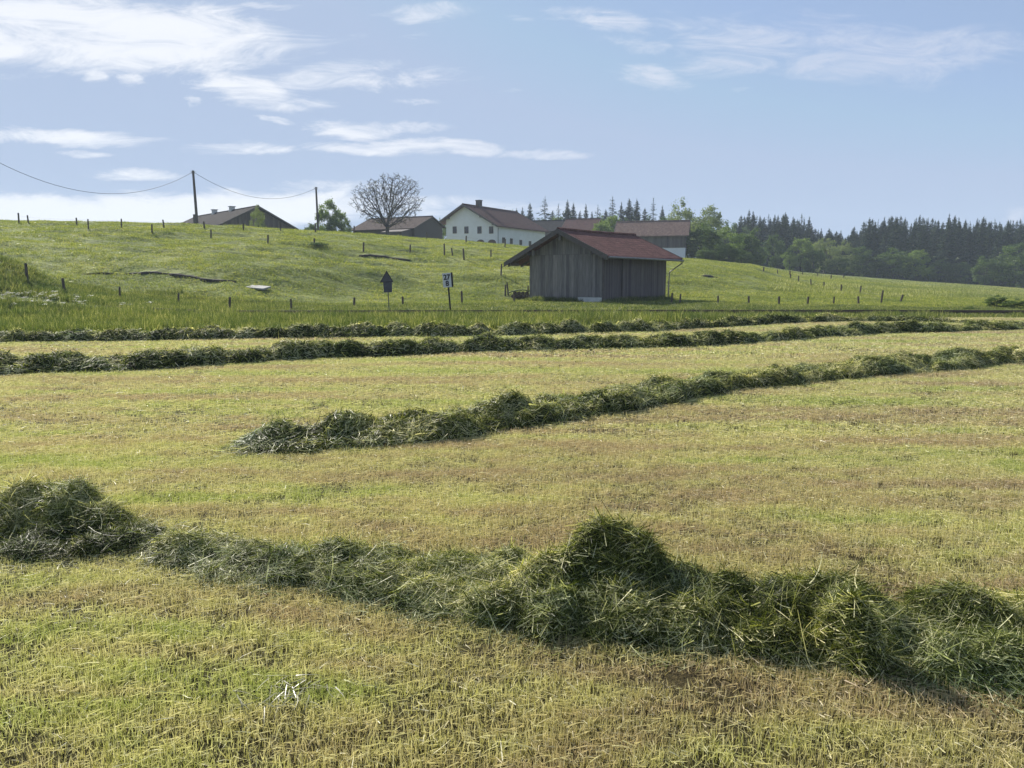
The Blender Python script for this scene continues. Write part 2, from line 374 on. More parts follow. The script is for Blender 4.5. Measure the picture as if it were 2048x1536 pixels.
# ------------------------------------------------------------------ ribbons (blades)
def ribbons(P, D, SIDE, Ln, Wd, droop, seg=3, bendv=None, tip=.15):
    n = len(P); pts = []; cur = P.copy(); d = D/np.linalg.norm(D, axis=1, keepdims=True)
    V = np.zeros((n, seg+1, 2, 3))
    for k in range(seg+1):
        wk = Wd*(1-(k/seg)**1.5*(1-tip))
        V[:, k, 0] = cur-SIDE*wk[:, None]*.5; V[:, k, 1] = cur+SIDE*wk[:, None]*.5
        if k < seg:
            cur = cur+d*(Ln/seg)[:, None]
            d = d+np.array([0, 0, -1.])*(droop/seg)[:, None]
            if bendv is not None: d = d+bendv/seg
            d = d/np.linalg.norm(d, axis=1, keepdims=True)
    b = (np.arange(n)*(seg+1)*2)[:, None, None]
    k = np.arange(seg)[None, :, None]
    Q = b+k*2+np.array([0, 1, 3, 2])[None, None, :]
    return V.reshape(-1, 3), Q.reshape(-1, 4)
def unit(v): return v/np.maximum(np.linalg.norm(v, axis=1, keepdims=True), 1e-9)

def blade_patch(name, n, size, hmin, hmax, wd, lean, droop, mat, seg=2, litter=0, clump=0, r=None):
    r = r or rng
    P = np.zeros((n, 3)); P[:, :2] = (r.random((n, 2))-.5)*size
    if clump:
        cc = (r.random((clump, 2))-.5)*size; k = r.integers(0, clump, n)
        P[:, :2] = cc[k]+r.normal(0, size*.035, (n, 2))
    a = r.random(n)*2*math.pi; le = np.abs(r.normal(0, lean, n))
    D = np.stack([np.cos(a)*le, np.sin(a)*le, np.ones(n)], 1)
    Ln = hmin+(hmax-hmin)*r.random(n)**1.3
    t = r.random(n)
    nl = int(n*litter)
    if nl:
        D[:nl, 2] = r.normal(0, .12, nl); D[:nl, :2] = np.stack([np.cos(a[:nl]), np.sin(a[:nl])], 1)
        Ln[:nl] *= 1.6; P[:nl, 2] = r.random(nl)*hmax*.55; t[:nl] = .55+.45*r.random(nl)
    sa = r.random(n)*2*math.pi
    SD = unit(np.cross(unit(D), np.stack([np.cos(sa), np.sin(sa), r.normal(0, .3, n)], 1)))
    V, Q = ribbons(P, D, SD, Ln, wd*(.6+.8*r.random(n)), droop*r.random(n), seg, r.normal(0, .25, (n, 3)))
    return bpy.data.objects.new(name, np_mesh(name, V, Q, mat, np.repeat(t, (seg+1)*2)))

def scatter(name, pts, yaw, scl, idx, sources, label, cat, tilt=None, kind='stuff'):
    col = bpy.data.collections.new(name+'_source')
    for i, s_ in enumerate(sources):
        s_.name = '%s_piece_%02d' % (name, i); col.objects.link(s_)
    me = bpy.data.meshes.new(name); n = len(pts); me.vertices.add(n)
    me.vertices.foreach_set('co', np.ascontiguousarray(pts, dtype=np.float32).ravel())
    rot = np.zeros((n, 3)); rot[:, 2] = yaw
    if tilt is not None:
        gx, gy = tilt; c, s_ = np.cos(yaw), np.sin(yaw)
        lx = c*gx+s_*gy; ly = -s_*gx+c*gy
        rot[:, 0] = np.arctan(ly); rot[:, 1] = -np.arctan(lx)
    def put(nm, ty, key, arr):
        a = me.attributes.new(nm, ty, 'POINT'); a.data.foreach_set(key, np.ascontiguousarray(arr).ravel())
    put('rot', 'FLOAT_VECTOR', 'vector', rot.astype(np.float32))
    if scl.ndim == 1: scl = np.stack([scl]*3, 1)
    put('scl', 'FLOAT_VECTOR', 'vector', scl.astype(np.float32))
    put('idx', 'INT', 'value', idx.astype(np.int32))
    o = ob(name, me); tag(o, label, cat, kind=kind)
    ng = bpy.data.node_groups.new(name+'_scatter', 'GeometryNodeTree')
    ng.interface.new_socket('Geometry', in_out='INPUT', socket_type='NodeSocketGeometry')
    ng.interface.new_socket('Geometry', in_out='OUTPUT', socket_type='NodeSocketGeometry')
    a = ng.nodes.new('NodeGroupInput'); b = ng.nodes.new('NodeGroupOutput')
    ci = ng.nodes.new('GeometryNodeCollectionInfo'); ci.inputs['Collection'].default_value = col
    ci.inputs['Separate Children'].default_value = True; ci.inputs['Reset Children'].default_value = True
    ip = ng.nodes.new('GeometryNodeInstanceOnPoints'); ip.inputs['Pick Instance'].default_value = True
    def na(nm, ty):
        q = ng.nodes.new('GeometryNodeInputNamedAttribute'); q.data_type = ty; q.inputs['Name'].default_value = nm
        return [x for x in q.outputs if x.enabled and x.name == 'Attribute'][0]
    ng.links.new(a.outputs[0], ip.inputs['Points']); ng.links.new(ci.outputs[0], ip.inputs['Instance'])
    ng.links.new(na('idx', 'INT'), ip.inputs['Instance Index'])
    ng.links.new(na('rot', 'FLOAT_VECTOR'), ip.inputs['Rotation']); ng.links.new(na('scl', 'FLOAT_VECTOR'), ip.inputs['Scale'])
    ng.links.new(ip.outputs[0], b.inputs[0])
    md = o.modifiers.new('scatter', 'NODES'); md.node_group = ng
    return o
def jgrid(x0, x1, y0, y1, step, test):
    gx, gy = np.meshgrid(np.arange(x0, x1, step), np.arange(y0, y1, step))
    gx = gx.ravel()+rng.uniform(-.32, .32, gx.size)*step; gy = gy.ravel()+rng.uniform(-.32, .32, gy.size)*step
    k = test(gx, gy); return gx[k], gy[k]

# ---- stubble
near = [blade_patch('p', 1600, .5, .012, .050, .0030, .36, .4, M_stub, 2, .24) for _ in range(7)]
mid = [blade_patch('p', 900, .8, .022, .062, .006, .4, .5, M_stub, 1, .35) for _ in range(6)]
far_ = [blade_patch('p', 700, 1.3, .03, .065, .014, .5, .5, M_stub, 1, .4) for _ in range(5)]
def infield(gx, gy): return (gy < edge(gx)-.15)
x1, y1 = jgrid(-12, 12, -1.5, 8.5, .33, lambda x, y: (np.abs(x) < np.maximum(y, 1)*.85+5) & (y < 7.6))
x2, y2 = jgrid(-20, 20, 7, 16, .52, lambda x, y: (np.abs(x) < y*.85+5) & (y >= 7.3) & (y < 15.5) & infield(x, y))
x3, y3 = jgrid(-40, 42, 15, 36, .85, lambda x, y: (np.abs(x) < y*.85+6) & (y >= 15.2) & infield(x, y))
gx = np.concatenate([x1, x2, x3]); gy = np.concatenate([y1, y2, y3])
idx = np.concatenate([rng.integers(0, 7, len(x1)), 7+rng.integers(0, 6, len(x2)), 13+rng.integers(0, 5, len(x3))])
thick = .70+.75*fbm(gx*.8, gy*1.3, 31, 3)
scl = np.stack([np.ones(len(gx)), np.ones(len(gx)), thick], 1)*(.9+.25*rng.random((len(gx), 1)))
scatter('stubble', np.stack([gx, gy, H(gx, gy)], 1), rng.random(len(gx))*6.28, scl, idx, near+mid+far_,
        'short yellow green stubble of the mown meadow, from the lower edge of the photo to the rail verge', 'stubble')

# ------------------------------------------------------------------ windrows
def windrow(name, hfun, x0, x1, y0, y1, step, nstr, lmin, lmax, wd, mat, label, warp=None, lift=.02, minh=.012, edge_w=.12):
    xs_ = np.arange(x0, x1, step); ys_ = np.arange(y0, y1, step)
    X, Y = np.meshgrid(xs_, ys_); h = hfun(X, Y); hh = np.where(h > minh, h, -.03)
    # core: keep only the cells that rise above the ground
    r, c = X.shape; idx = np.arange(r*c).reshape(r, c)
    Q = np.stack([idx[:-1, :-1], idx[:-1, 1:], idx[1:, 1:], idx[1:, :-1]], -1).reshape(-1, 4)
    Vc = np.stack([X, Y, H(X, Y)+hh-.012], -1).reshape(-1, 3)
    keep = (hh.ravel()[Q] > 0).any(1); Q = Q[keep]
    used = np.unique(Q); mp = np.full(r*c, -1); mp[used] = np.arange(len(used)); Vc = Vc[used]; Q = mp[Q]
    root = empty(name, (float(Vc[:, 0].mean()), float(Vc[:, 1].mean()), 0)); tag(root, label, 'windrow', 'windrows of cut grass')
    off = np.array(root.location)
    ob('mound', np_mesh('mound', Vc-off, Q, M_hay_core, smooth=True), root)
    # strands
    n = nstr*3
    sx = rng.uniform(x0, x1, n); sy = rng.uniform(y0, y1, n); hv = hfun(sx, sy)
    cand = np.maximum(np.maximum(hfun(sx+edge_w, sy), hfun(sx-edge_w, sy)), np.maximum(hfun(sx, sy+edge_w), hfun(sx, sy-edge_w)))
    pr = np.where(hv > minh*.4, np.clip(.30+hv*9, 0, 1), np.where(cand > minh, .10, 0))
    k = np.nonzero(rng.random(n) < pr)[0]
    # choose again inside the accepted cells until there are enough strands
    q = k[rng.integers(0, len(k), nstr)]; j_ = step*1.5
    sx = sx[q]+rng.normal(0, j_, nstr); sy = sy[q]+rng.normal(0, j_, nstr); m = nstr
    e = .02; h0 = hfun(sx, sy)
    gxx = (hfun(sx+e, sy)-h0)/e; gyy = (hfun(sx, sy+e)-h0)/e
    gxx = np.clip(gxx, -2, 2); gyy = np.clip(gyy, -2, 2)
    Nn = unit(np.stack([-gxx, -gyy, np.ones(m)], 1))
    # strands comb in locally coherent directions
    a = 6.28*2*fbm(sx*warp, sy*warp, 77, 3)+rng.normal(0, .9, m) if warp else rng.random(m)*6.28
    T = np.stack([np.cos(a), np.sin(a), np.zeros(m)], 1); T = unit(T-Nn*(T*Nn).sum(1, keepdims=True)+Nn*rng.normal(.06, .14, (m, 1)))
    Ln = lmin+(lmax-lmin)*rng.random(m)**1.6
    Ln = np.where(rng.random(m) < .06, Ln*1.7, Ln)
    P = np.stack([sx, sy, H(sx, sy)+np.maximum(h0, 0)+lift*rng.random(m)**2], 1)-T*Ln[:, None]*.5
    SD = unit(np.cross(T, Nn)+Nn*rng.normal(0, .5, (m, 1)))
    V, Q2 = ribbons(P, T, SD, Ln, wd*np.where(rng.random(m) < .05, 2.2, .5+.9*rng.random(m)), .35*np.ones(m)*rng.random(m), 4, rng.normal(0, .55, (m, 3)), .3)
    # keep strands on or above the mound surface
    gz = H(V[:, 0], V[:, 1])+np.maximum(hfun(V[:, 0], V[:, 1]), 0)
    V[:, 2] = np.maximum(V[:, 2], gz+.003)
    lumpy = fbm(sx*2.5, sy*2.5, 55, 3)
    t = np.clip(.08+.85*rng.random(m)**1.25+(lumpy-.5)*.7, 0, 1)
    t = np.clip(t+.35*(fbm(sx*1.1, sy*1.6, 91, 2)-.5), 0, 1); t = np.clip(t+(.16*np.clip(.6-np.abs(sx+1.0)*.5, 0, .6)/.6 if nstr > 150000 else 0), 0, 1); t[rng.random(m) < .07] = 1
    ob('strands', np_mesh('strands', V-off, Q2, mat, np.repeat(t, 10)), root)
    return root

# foreground row D : band + lumps (u, v of the base centre, v of the top, half width px, depth ratio)
Dl = [(90, 1060, 968, 98, .85), (140, 1062, 972, 70, .9), (-10, 1080, 992, 110, .9), (200, 1075, 1010, 75, .9), (390, 1130, 1060, 90, 1), (300, 1110, 1072, 90, 1), (500, 1150, 1090, 110, 1), (600, 1165, 1085, 90, 1),
      (740, 1185, 1095, 110, 1.1), (880, 1190, 1105, 100, 1), (1010, 1150, 1092, 55, .9), (990, 1235, 1140, 95, .8), (860, 1215, 1140, 90, .9),
      (1205, 1215, 1048, 150, .85), (1255, 1215, 1062, 95, .9), (1100, 1220, 1112, 100, 1), (1345, 1225, 1125, 100, 1), (1240, 1275, 1165, 120, .8), (1110, 1270, 1180, 90, .8), (1130, 1200, 1120, 70, 1), (1430, 1250, 1160, 110, 1), (1380, 1290, 1200, 110, .9),
      (1665, 1262, 1138, 92, .9), (1560, 1265, 1170, 80, .9), (1675, 1350, 1212, 72, .8), (1530, 1320, 1235, 85, .8), (1790, 1300, 1245, 90, 1),
      (1945, 1275, 1178, 120, .9), (1900, 1345, 1270, 110, .8), (2060, 1365, 1275, 110, .8), (2120, 1290, 1200, 130, 1), (2250, 1370, 1250, 130, 1), (2420, 1370, 1250, 130, 1), (2620, 1375, 1270, 130, 1), (2850, 1380, 1280, 130, 1), (3100, 1385, 1270, 130, 1), (-430, 1080, 1010, 120, 1), (-620, 1080, 1020, 120, 1), (-120, 1075, 990, 120, 1), (-260, 1075, 1000, 120, 1)]
DL = []
for (u, vb, vt, hw, dr) in Dl:
    p = flat(u, vb); tz = ray(u, vt)[1]; r_ = hw/F*p.y; yc = p.y+.62*r_*.9*dr; hgt = CAMZ+tz*yc
    DL.append((p.x*yc/p.y, yc, max(hgt, .05) if hgt > .26 else max((.55 if 220 < u < 1020 else .78)*hgt, .035), r_*.78, r_*dr*.85))
lineD = np.array([tuple(flat(u, v)[:2]) for u, v in ((-400, 1070), (-100, 1080), (100, 1085), (250, 1090), (600, 1140), (850, 1165), (1050, 1185), (1350, 1225), (1700, 1280), (2048, 1300), (2500, 1310), (3000, 1320))])
def hD(x, y):
    wx = x+.13*(fbm(x*3, y*3, 41, 3)-.5)*2; wy = y+.13*(fbm(x*3, y*3, 44, 3)-.5)*2
    cy = np.interp(wx, lineD[:, 0], lineD[:, 1])
    wid = .27+.20*np.clip(wx/2.0+.5, 0, 1)+.14*(fbm(wx*1.3, wx*0, 6, 2)-.5)
    b = np.clip(1-((wy-cy)/wid)**2, 0, 1)
    h = b**.7*(.015+.12*domes(wx, wy, .28, 12, (.0, 1)))*(.6+.8*fbm(wx*2, wy*2, 14, 2))
    for (lx, ly, lh, rx, ry) in DL:
        q = ((wx-lx)/rx)**2+((wy-ly)/ry)**2
        h = np.maximum(h, lh*np.clip(1-q*(.42 if lh > .26 else .55), 0, 1)**(1.0 if lh > .26 else .75))
    h = h*(.62+.40*domes(x+.05*fbm(x*9, y*9, 2, 2), y, .21, 15)+.26*fbm(x*6, y*6, 15, 3))+np.where(h > .02, .035*(fbm(x*16, y*16, 19, 2)-.5), 0)
    return h
windrow('windrow', hD, -5.4, 6.0, 2.45, 5.6, .018, 175000, .04, .24, .0030, M_hay,
        'long foreground windrow of cut grass with high dark mounds, nearest to the viewer', 2.2, .03)

def row_fun(pts, hw, hh, seed, lump=1.0, taper0=None, taper1=None):
    L = np.array([(flat(u, v).x, flat(u, v).y) for u, v in pts])
    slope = np.gradient(L[:, 1], L[:, 0])
    def h(x, y):
        wx = x+.25*(fbm(x*1.6, y*1.6, seed+1, 3)-.5)*2; wy = y+.20*(fbm(x*1.6, y*1.6, seed+4, 3)-.5)*2
        cy = np.interp(wx, L[:, 0], L[:, 1]); sl = np.interp(wx, L[:, 0], slope)
        d = (wy-cy)/np.sqrt(1+sl*sl); arc = wx*np.sqrt(1+sl*sl)
        lum = fbm(arc*1.7, d*.5+seed, seed, 2)
        lum2 = vnoise(arc*3.6, d*2.2+seed*3, seed+8)
        hgt = hh*(.12+.55*np.clip(lum-.1, 0, 1)*lump+.85*domes(arc, d+seed, .62, seed+8, (.25, 1.1), (.55, .9))+.25*domes(arc, d, .27, seed+30))
        wid = hw*(.75+.5*vnoise(arc*.9, 0*arc+seed, seed+2))
        b = np.clip(1-(d/wid)**2, 0, 1)**.75
        if taper0 is not None: b = b*np.clip((wx-taper0[0])/taper0[1], 0, 1)
        if taper1 is not None: b = b*np.clip((taper1[0]-wx)/taper1[1], 0, 1)
        z = b*hgt
        z = z*(.85+.3*fbm(x*5, y*5, seed+3, 3))
        return z
    return h
xC0 = flat(496, 900).x
hC = row_fun([(350, 905), (480, 893), (640, 883), (900, 862), (1100, 832), (1300, 797), (1500, 768), (1800, 740), (2048, 721), (2400, 705), (3000, 690)], .50, .23, 101, .8, (xC0, .6))
hC0 = hC
pc = flat(548, 900)
def hC(x, y):   # the rounded heap at the near end
    q = ((x-pc.x)/.30)**2+((y-pc.y-.25)/.30)**2
    return np.maximum(hC0(x, y), .22*np.exp(-q*.9)*(.8+.4*fbm(x*6, y*6, 8, 3))-.01)
windrow('windrow', hC, xC0-.3, 14.6, 6.2, 17.8, .045, 110000, .06, .24, .0065, M_hay,
        'windrow of cut grass starting with a rounded heap in mid field and running off right', 1.6, .04)
hB = row_fun([(-400, 762), (0, 746), (300, 735), (600, 717), (1000, 701), (1400, 691), (1700, 669), (2048, 657), (2500, 652)], .52, .25, 202, 1.0)
windrow('windrow', hB, -14, 22, 11.5, 28, .07, 90000, .08, .26, .011, M_hay_far,
        'long windrow of cut grass crossing the whole field, second from the rail verge', 1.2, .05)
hA = row_fun([(-400, 684), (0, 684), (300, 680), (600, 675), (1000, 670), (1300, 662), (1500, 650), (1650, 643.5), (1800, 644), (1950, 647), (2100, 648), (2500, 650)], .48, .26, 303, 1.0, None, (flat(1900, 646).x+6, 14))
windrow('windrow', hA, -17.5, 27, 17, 32, .09, 80000, .10, .28, .014, M_hay_far,
        'farthest windrow of cut grass, lying against the tall green verge', 1.2, .05)
# a few bleached wisps on the stubble
P0 = flat(575, 1400)
n = 45; P = np.zeros((n, 3)); P[:, 0] = P0.x+rng.normal(0, .09, n); P[:, 1] = P0.y+rng.normal(0, .07, n); P[:, 2] = .035+.012*rng.random(n)
a = rng.normal(-1.0, .8, n); D = np.stack([np.cos(a), np.sin(a), rng.normal(0, .1, n)], 1)
V, Q = ribbons(P, D, unit(np.cross(D, np.array([[0, 0, 1.]]))+rng.normal(0, .3, (n, 3))), .05+.1*rng.random(n), .003+.003*rng.random(n), rng.random(n)*.6, 4, rng.normal(0, .4, (n, 3)))
s = Mat('bleached_grass', .35, .5); s.color((.34, .33, .22)).translucent(.3)
o = ob('grass_wisp', np_mesh('grass_wisp', V, Q, s.m)); tag(o, 'small wisp of bleached pale grass lying alone on the near stubble', 'grass wisp')

# ------------------------------------------------------------------ verge, pasture grass
def slope(gx, gy):
    e = .4; return (H(gx+e, gy)-H(gx-e, gy))/(2*e), (H(gx, gy+e)-H(gx, gy-e))/(2*e)
TRACK = 35.2
tall = [blade_patch('p', 190, .9, .10, .38, .013, .28, .8, M_verge, 3, 0, 16) for _ in range(6)]
shrt = [blade_patch('p', 170, 1.1, .05, .20, .017, .4, .7, M_verge, 2, 0) for _ in range(5)]
gx, gy = jgrid(-42, 44, 20, 47, .50, lambda x, y: (np.abs(x) < y*.78+3) & (y > edge(x)+.1) & (y < 47.5-2.5*fbm(x*.3, x*0, 4, 2)) & (np.abs(y-TRACK-.02*x-.12) > .68))
hgt = np.clip(.35+1.1*fbm(gx*.35, gy*.5, 61, 3)-.35*(gx > 14)*np.clip((gx-14)/8, 0, 1), .2, 1.3)
hgt = hgt*np.where(gy > TRACK-3, np.where(gx < -12, .85, np.where(gy < TRACK, .8, .5)), 1)*(1+.7*np.clip(fbm(gx*1.2, gy*1.2, 83, 2)-.55, 0, 1)*3)
idx = np.where(rng.random(len(gx)) < .75, rng.integers(0, 6, len(gx)), 6+rng.integers(0, 5, len(gx)))
bt = rng.random(150); bt[:70] = .33+.67*bt[:70]; ax_, ay_ = .667, .745     # weeds along the foot of the barn walls
bx = np.concatenate([5.54-.745*5.8*bt[:70]-.25*ax_, 5.54+ax_*7.3*bt[70:]+.22])+rng.normal(0, .08, 150); by = np.concatenate([47+.667*5.8*bt[:70]-.25*ay_, 47+ay_*7.3*bt[70:]-.22])+rng.normal(0, .08, 150)
gx = np.concatenate([gx, bx]); gy = np.concatenate([gy, by]); hgt = np.concatenate([hgt, .5+.8*rng.random(150)]); idx = np.concatenate([idx, rng.integers(0, 6, 150)])
tl = slope(gx, gy)
scl = np.stack([np.ones(len(gx))*1.05, np.ones(len(gx))*1.05, hgt], 1)
scatter('verge_grass', np.stack([gx, gy, H(gx, gy)-.01], 1), rng.random(len(gx))*6.28, scl, idx, tall+shrt,
        'tall rough green grass along the railway verge behind the last windrow', 'grass', tl)
past = [blade_patch('p', 260, 1.5, .05, .16, .022, .6, .8, M_past, 2, .1) for _ in range(6)]
gx, gy = jgrid(-85, 75, 43, 112, 1.0, lambda x, y: (np.abs(x) < y*.75+3) & (y > 44) & (y < np.interp(x/y, tcol, dc)+3) & (rng.random(x.shape) < np.clip(1.5-y/110, .3, 1)))
k = fbm(gx*.5, gy*.5, 66, 3)
tl = slope(gx, gy)
scl = np.stack([np.ones(len(gx)), np.ones(len(gx)), .35+1.1*k], 1)*(.8+.5*rng.random((len(gx), 1)))
scatter('pasture_grass', np.stack([gx, gy, H(gx, gy)-.02], 1), rng.random(len(gx))*6.28, scl, rng.integers(0, 6, len(gx)), past,
        'grazed green grass covering the sloping pasture behind the track', 'grass', tl)
# far meadow at the right with paler grass heads
M_pale_grass = grass_mat('seed_head_grass', (.13, .16, .06), (.22, .25, .09), (.34, .36, .17), .4, .2, .1, .5, (.5, .5, .34), .8)
farp = [blade_patch('p', 300, 3.0, .15, .40, .05, .5, .6, M_pale_grass, 1) for _ in range(3)]
gx, gy = jgrid(20, 140, 62, 178, 2.3, lambda x, y: (x/y > .34+.0*y) & (x/y < .85) & (y < np.interp(x/y, tcol, dc)) & (fbm(x*.05, y*.05, 71, 2) > .44))
scatter('meadow_grass', np.stack([gx, gy, H(gx, gy)-.05], 1), rng.random(len(gx))*6.28, .6+.4*rng.random(len(gx)), rng.integers(0, 3, len(gx)), farp,
        'pale seeding grass on the far meadow below the forest', 'grass', slope(gx, gy))

# white umbel flowers on the bank at the left
def flower_piece(k):
    n = 26; P = rng.normal(0, .05, (n, 3)); P[:, 2] = .42+rng.normal(0, .012, n)+.05*k
    a = rng.random(n)*6.28; D = np.stack([np.cos(a), np.sin(a), .2*rng.random(n)], 1)
    SD = unit(np.cross(D, np.tile([0, 0, 1.], (n, 1))))
    V, Q = ribbons(P, D, SD, .035*np.ones(n), .03*np.ones(n), 0*np.ones(n), 1, None, .9)
    V2, Q2 = ribbons(np.zeros((3, 3)), np.array([[.05, 0, 1], [-.06, .05, 1], [.02, -.07, 1.]]), np.array([[1., 0, 0]]*3), (.42+.05*k)*np.ones(3), .008*np.ones(3), 0*np.ones(3), 2)
    me = np_mesh('f', np.concatenate([V, V2]), np.concatenate([Q, Q2+len(V)]), M_flower); me.materials.append(M_verge)
    mi = np.zeros(len(me.polygons), dtype=np.int32); mi[len(Q):] = 1; me.polygons.foreach_set('material_index', mi)
    return bpy.data.objects.new('f', me)
s = Mat('white_petals', .7, .2); s.color((.6, .6, .56)).translucent(.3); M_flower = s.m
fl = []
for (u, v, su, sv, n) in ((85, 610, 26, 4, 20), (8, 606, 14, 3, 9), (150, 618, 20, 3, 8), (60, 620, 40, 4, 5), (240, 620, 25, 3, 4), (110, 604, 8, 2, 4)):
    for _ in range(n):
        p = place(u+random.gauss(0, su), v+random.gauss(0, sv)+8, 30, 60, 38); fl.append((p.x, p.y, p.z))
fl = np.array(fl)
scatter('white_flowers', fl, rng.random(len(fl))*6.28, .8+.7*rng.random(len(fl)), rng.integers(0, 3, len(fl)), [flower_piece(k) for k in range(3)],
        'white flowers in the tall grass on the bank at the left edge', 'flowers')

# ------------------------------------------------------------------ poly builder
class MB:
    def __init__(s): s.v = []; s.f = []; s.t = []
    def add(s, V, Fs, tint=.5):
        b = len(s.v); s.v += [tuple(x) for x in V]; s.f += [tuple(b+i for i in f_) for f_ in Fs]; s.t += [tint]*len(V); return s
    def box(s, x0, x1, y0, y1, z0, z1, tint=.5):
        V = [(x0, y0, z0), (x1, y0, z0), (x1, y1, z0), (x0, y1, z0), (x0, y0, z1), (x1, y0, z1), (x1, y1, z1), (x0, y1, z1)]
        return s.add(V, [(0, 3, 2, 1), (4, 5, 6, 7), (0, 1, 5, 4), (1, 2, 6, 5), (2, 3, 7, 6), (3, 0, 4, 7)], tint)
    def hexa(s, B, T, tint=.5):
        return s.add(list(B)+list(T), [(0, 3, 2, 1), (4, 5, 6, 7), (0, 1, 5, 4), (1, 2, 6, 5), (2, 3, 7, 6), (3, 0, 4, 7)], tint)
    def prism(s, poly, d0, d1, fn, tint=.5):
        """poly 2d, extruded from d0 to d1; fn(a,b,d)->xyz"""
        n = len(poly); V = [fn(a, b, d0) for a, b in poly]+[fn(a, b, d1) for a, b in poly]
        return s.add(V, [tuple(range(n))[::-1], tuple(range(n, 2*n))]+[(i, (i+1) % n, n+(i+1) % n, n+i) for i in range(n)], tint)
    def tube(s, P, Rr, k=8, tint=.5, cap=True):
        P = [Vector(p) for p in P]; V = []
        for i, p in enumerate(P):
            d = (P[min(i+1, len(P)-1)]-P[max(i-1, 0)]).normalized()
            a = d.orthogonal().normalized() if abs(d.z) < .9 else Vector((1, 0, 0)).cross(d).normalized(); b = d.cross(a)
            V += [p+(a*math.cos(6.2832*j/k)+b*math.sin(6.2832*j/k))*Rr[i] for j in range(k)]
        Fs = [(i*k+j, i*k+(j+1) % k, (i+1)*k+(j+1) % k, (i+1)*k+j) for i in range(len(P)-1) for j in range(k)]
        if cap: Fs += [tuple(range(k))[::-1], tuple(range((len(P)-1)*k, len(P)*k))]
        return s.add(V, Fs, tint)
    def build(s, name, mat, parent=None, smooth=False):
        me = bpy.data.meshes.new(name); me.from_pydata([tuple(v) for v in s.v], [], s.f); me.validate(); me.update()
        a = me.attributes.new('tint', 'FLOAT', 'POINT'); a.data.foreach_set('value', np.array(s.t, dtype=np.float32))
        me.materials.append(mat)
        if smooth: me.polygons.foreach_set('use_smooth', np.ones(len(me.polygons), dtype=bool))
        return ob(name, me, parent)

